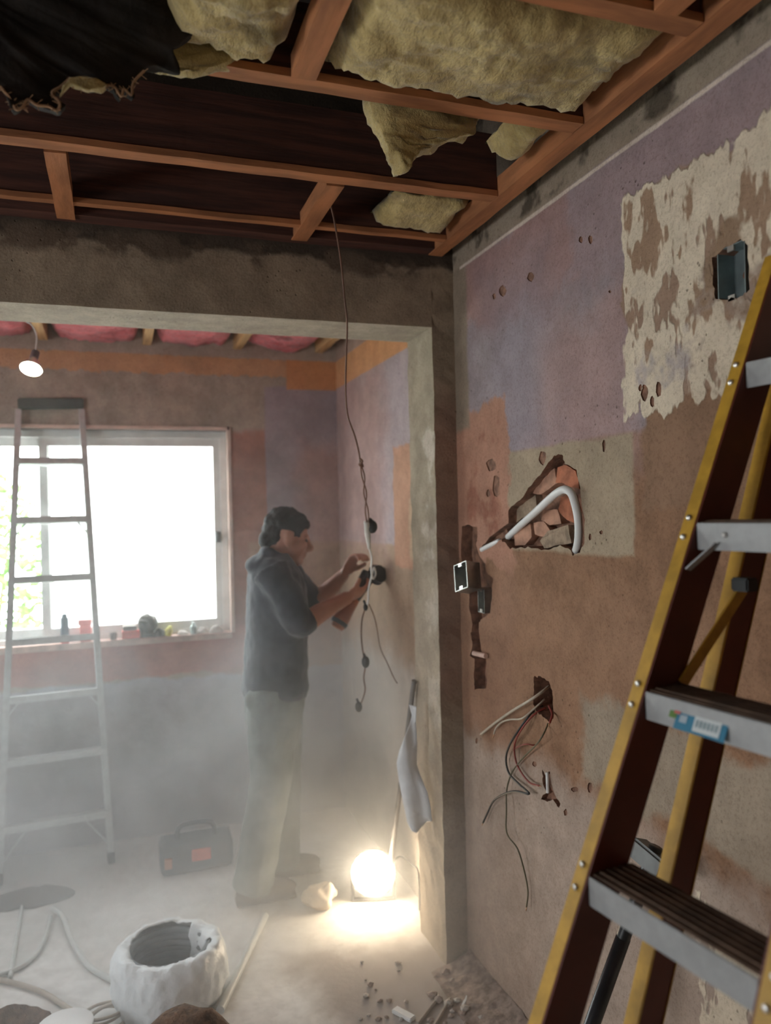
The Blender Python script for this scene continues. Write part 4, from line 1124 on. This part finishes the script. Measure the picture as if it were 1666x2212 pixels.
m_dirt = mat('brown_rubble', (.20, .115, .07), .95, var=.5, nscale=30, bump=1, bscale=60, dist=.02)
hcn = at(412, 2215, d=2.36)
heap('rubble_heap', (hcn.x - .02, hcn.y, 0), .21, .17, .215, 3, m_dirt, 'brown rubble heap at the bottom edge in front of the coil')
dp = at(60, 1945, Z=0); heap('dirt_heap', dp, .20, .09, .05, 6, mat('dark_dirt', (.10, .07, .05), .95, var=.4), 'low dark dirt heap at the foot of the aluminium ladder', amp=.02)
dl = at(18, 2215, Z=0); heap('rubble_heap', dl, .13, .08, .05, 16, m_dirt, 'small brown rubble heap at the bottom left corner', amp=.03)
# tool bag by the window wall
tb = at(425, 1868, Z=0)
e = empty('tool_bag', tb, 'dark tool bag with red patch under the window', 'bag')
mb = MB(); mb.box(tb + Vector((-.17, -.09, .0)), tb + Vector((.17, .09, .14)), bevel=.03); mb.rough(.008, 9); mb.build('body', mat('dark_canvas', (.07, .08, .09), .9), e, smooth=True)
q = MB(); q.tube([tb + Vector((-.09, 0, .13)), tb + Vector((-.07, 0, .2)), tb + Vector((.07, 0, .2)), tb + Vector((.09, 0, .13))], .012, 8); q.build('handle', mat('dark_strap', (.09, .09, .1), .8), e, smooth=True)
q = MB(); q.box(tb + Vector((-.03, -.104, .06)), tb + Vector((.06, -.088, .115)), bevel=.006); q.build('patch', mat('red_patch', (.75, .12, .06), .6), e)
q = MB(); q.box(tb + Vector((-.155, -.100, .04)), tb + Vector((-.12, -.086, .09)), bevel=.004); q.build('buckle', mat('orange_buckle', (.5, .2, .1), .6), e)
# scraps near the pier
m_scrap = mat('white_scrap', (.74, .76, .77), .7, var=.08); m_wood = mat('dusty_lath', (.46, .41, .36), .9, var=.2)
def scrap(name, a, b, w_, m, label, cat, group=None, h=.012, z=0.0):
    A, B = at(*a, Z=h / 2 + .001 + z), at(*b, Z=h / 2 + .001 + z); q = MB(); q.obox(A, B, (B - A).cross(UP), w_, h, bevel=min(w_, h) * .2); return q.based(name, m, label, cat, group)
scrap('plaster_scrap', (852, 2180), (893, 2202), .03, m_scrap, 'white plasterboard offcut on the floor at the bottom', 'offcut', h=.014)
scrap('wood_lath', (944, 2158), (902, 2212), .010, m_wood, 'left of two thin laths on the floor', 'lath', 'thin laths on the floor')
scrap('wood_lath', (972, 2158), (938, 2216), .010, m_wood, 'right of two thin laths on the floor', 'lath', 'thin laths on the floor')
scrap('plaster_scrap', (1013, 2146), (1001, 2174), .012, m_scrap, 'narrow pale plaster scrap near the wall foot', 'offcut', h=.012)
m_chip = mat('grey_plaster_chip', (.52, .48, .44), .95, var=.3, bump=.5)
m_chip2 = mat('brown_plaster_chip', (.38, .31, .27), .95, var=.3, bump=.5)
for k in range(70):
    rr_ = random.Random(100 + k); a = rr_.uniform(760, 1180); b = rr_.uniform(2060, 2290)
    p_ = at(a, b, Z=0)
    if p_.x > 1.19 or (p_.y > 2.66 and p_.x > 1.08): continue
    s_ = rr_.uniform(.005, .015) * (1.3 if p_.x > 1.0 else .8)
    mb = MB(); bmesh.ops.create_icosphere(mb.bm, subdivisions=1, radius=s_)
    for v in mb.bm.verts: v.co = Vector((v.co.x * rr_.uniform(.8, 1.4), v.co.y * rr_.uniform(.7, 1.2), v.co.z * rr_.uniform(.5, .8))) + p_ + Vector((0, 0, s_ * .45))
    mb.based('plaster_chip', m_chip if k % 2 else m_chip2, 'small chip of broken plaster on the floor near the pier', 'rubble', 'plaster chips on the floor near the pier')
# drift of debris along the foot of the right wall
mb = MB(); ny = 60; R_ = []
for i in range(ny + 1):
    y = -.5 + 3.18 * i / ny; wd = .16 + .05 * noise.noise(Vector((y * 3, 0, 0))); hh_ = .055 + .03 * noise.noise(Vector((y * 5, 4, 0)))
    R_.append([Vector((XR - .001, y, .001)), Vector((XR - .001, y, hh_)), Vector((XR - wd * .3, y, hh_ * .6)), Vector((XR - wd * .65, y, hh_ * .22)), Vector((XR - wd, y, .001))])
mb.rings(R_)
bmesh.ops.subdivide_edges(mb.bm, edges=mb.bm.edges[:], cuts=1, use_grid_fill=True)
for v in mb.bm.verts:
    v.co += noise.noise_vector(v.co * 30) * .008; v.co.x = min(v.co.x, XR - .001); v.co.z = max(v.co.z, .001)
mb.based('plaster_debris', mat('grey_brown_debris', (.30, .235, .20), .95, var=.4, nscale=40, bump=.8, bscale=70), 'drift of crushed plaster along the foot of the right wall', 'rubble', kind='stuff')

# ------------------------------------------------------------------ things on the window sill
ZS = WZ0 + .006
def sp(px, Y=YB + .0): q = at(px, 1370, Y=Y); q.z = ZS; return q
GS = 'clutter on the window sill'
b0 = sp(140); e = empty('spray_can', b0, 'dark spray can with red base on the window sill', 'can', GS)
q = MB(); q.lathe([(.021, .02), (.021, .125), (.014, .135), (.012, .15), (.0, .152)], b0, 18); q.build('can', mat('slate_can', (.06, .09, .12), .4), e, smooth=True, auto=.6)
q = MB(); q.lathe([(.0, 0), (.0215, 0), (.0215, .02), (.0, .021)], b0, 18); q.build('base_ring', mat('red_ring', (.6, .06, .05), .5), e, smooth=True, auto=.6)
b0 = sp(185); q = MB(); q.box(b0 + Vector((-.028, -.01, 0)), b0 + Vector((.028, .02, .10)), bevel=.008); q.box(b0 + Vector((-.036, -.012, .085)), b0 + Vector((.032, .022, .115)), bevel=.006)
q.based('red_box', mat('pale_red_plastic', (.75, .20, .18), .5), 'pale red box on the sill behind the ladder rail', 'box', GS)
b0 = sp(283); e = empty('tape_roll_box', b0, 'red and grey box beside the wire bundle on the sill', 'box', GS)
q = MB(); q.box(b0 + Vector((-.045, -.015, 0)), b0 + Vector((.045, .04, .042)), bevel=.004); q.build('box', mat('red_card', (.72, .13, .10), .6), e)
q = MB(); q.box(b0 + Vector((-.04, -.01, .042)), b0 + Vector((.03, .035, .066)), bevel=.004); q.build('lid', mat('grey_card', (.25, .22, .19), .7), e)
b0 = sp(320); mb = MB()
for k in range(9):
    rr_ = random.Random(k); M_ = Matrix.Rotation(rr_.uniform(0, 3), 3, 'X') @ Matrix.Rotation(rr_.uniform(0, 3), 3, 'Y')
    mb.tube([b0 + Vector((0, .01, .072)) + M_ @ Vector((.045 * math.cos(t), .045 * math.sin(t), 0)) for t in [2 * math.pi * i / 12 for i in range(12)]], .009, 7, closed=True)
mb.box(b0 + Vector((-.035, -.01, 0)), b0 + Vector((.03, .035, .04)), bevel=.01)
mb.based('wire_bundle', mat('dark_grey_wire', (.11, .10, .08), .7), 'round bundle of dark wire on the window sill', 'wire bundle', GS, smooth=True)
b0 = sp(345); heap('putty_lump', b0 + Vector((0, .005, 0)), .04, .02, .04, 8, mat('dark_putty', (.10, .095, .08), .8), 'dark lump between wire bundle and yellow bottle', 'putty', amp=.01)['group'] = GS
b0 = sp(362); q = MB(); q.lathe([(.0, 0), (.018, 0), (.02, .03), (.012, .042), (.007, .055), (.0, .056)], b0, 14, Matrix.Rotation(.3, 3, 'Y')); q.based('glue_bottle', mat('yellow_plastic', (.60, .56, .10), .5), 'small yellow bottle tilted on the sill', 'bottle', GS, smooth=True)
b0 = sp(245); q = MB(); q.lathe([(.0, 0), (.016, 0), (.02, .035), (.017, .036), (.014, .005), (.0, .004)], b0, 16); q.based('cup', mat('brown_cup', (.16, .12, .10), .6), 'small dark cup left of the red box', 'cup', GS, smooth=True, auto=.6)
b0 = sp(418); q = MB(); q.lathe([(.0, 0), (.017, 0), (.017, .04), (.009, .05), (.009, .06), (.0, .061)], b0, 14); q.based('small_jar', mat('pale_green_glass', (.45, .55, .52), .3), 'small pale green jar on the sill', 'jar', GS, smooth=True, auto=.6)
for k, (px, r_, lab) in enumerate([(395, .03, 'left of three grey plaster lumps on the sill'), (440, .035, 'middle of three grey plaster lumps on the sill'), (468, .042, 'rightmost grey plaster lump in the sill corner')]):
    heap('plaster_lump', sp(px) + Vector((0, .01, 0)), r_, .022, .022 + .008 * k, 40 + k, m_chip, lab, 'rubble', amp=.012)['group'] = GS

# ------------------------------------------------------------------ dust haze hanging over the floor of both rooms
mb = MB(); mb.box((XL + .02, 2.05, .004), (XR - .004, YB - .004, 2.36))
hz = mb.based('dust_haze', None, 'pale dust haze hanging over the floor of the far room', 'dust', kind='stuff')
hz.data.materials.clear()
hm = bpy.data.materials.new('dust_haze'); hm.use_nodes = True; t = hm.node_tree; t.nodes.clear()
o_ = t.nodes.new('ShaderNodeOutputMaterial'); vs_ = t.nodes.new('ShaderNodeVolumeScatter'); t.links.new(vs_.outputs[0], o_.inputs['Volume'])
vs_.inputs['Color'].default_value = (.93, .96, .97, 1); vs_.inputs['Anisotropy'].default_value = .25
ge = t.nodes.new('ShaderNodeNewGeometry'); se = t.nodes.new('ShaderNodeSeparateXYZ'); t.links.new(ge.outputs['Position'], se.inputs[0])
def mr(sock, a, b, c, d):
    n = t.nodes.new('ShaderNodeMapRange'); n.interpolation_type = 'SMOOTHSTEP'; t.links.new(sock, n.inputs[0])
    for i, q in enumerate((a, b, c, d)): n.inputs[1 + i].default_value = q
    return n.outputs[0]
def mm(op, a, b):
    n = t.nodes.new('ShaderNodeMath'); n.operation = op
    for i, q in enumerate((a, b)):
        if isinstance(q, bpy.types.NodeSocket): t.links.new(q, n.inputs[i])
        else: n.inputs[i].default_value = q
    return n.outputs[0]
nz = t.nodes.new('ShaderNodeTexNoise'); nz.inputs['Scale'].default_value = 1.9; nz.inputs['Detail'].default_value = 3; t.links.new(ge.outputs['Position'], nz.inputs['Vector'])
zf = mm('ADD', mr(se.outputs[2], .15, 1.45, 1.0, 0.0), mr(se.outputs[2], 1.2, 2.36, .14, .05))
yf = mr(se.outputs[1], 2.05, 3.1, .12, 1.0)
px_ = mm('SUBTRACT', se.outputs[0], .92); py_ = mm('SUBTRACT', se.outputs[1], 3.55)
rad = mm('POWER', mm('ADD', mm('MULTIPLY', px_, px_), mm('MULTIPLY', py_, py_)), .5)
plume = mm('MULTIPLY', mr(rad, .08, .62, 1.5, 0.0), mr(se.outputs[2], .9, 1.4, 1.0, 0.0))
den = mm('MULTIPLY', mm('ADD', mm('MULTIPLY', zf, yf), plume), mr(nz.outputs['Fac'], .34, .64, .2, 1.35))
t.links.new(mm('MULTIPLY', den, .62), vs_.inputs['Density'])
hz.data.materials.append(hm)
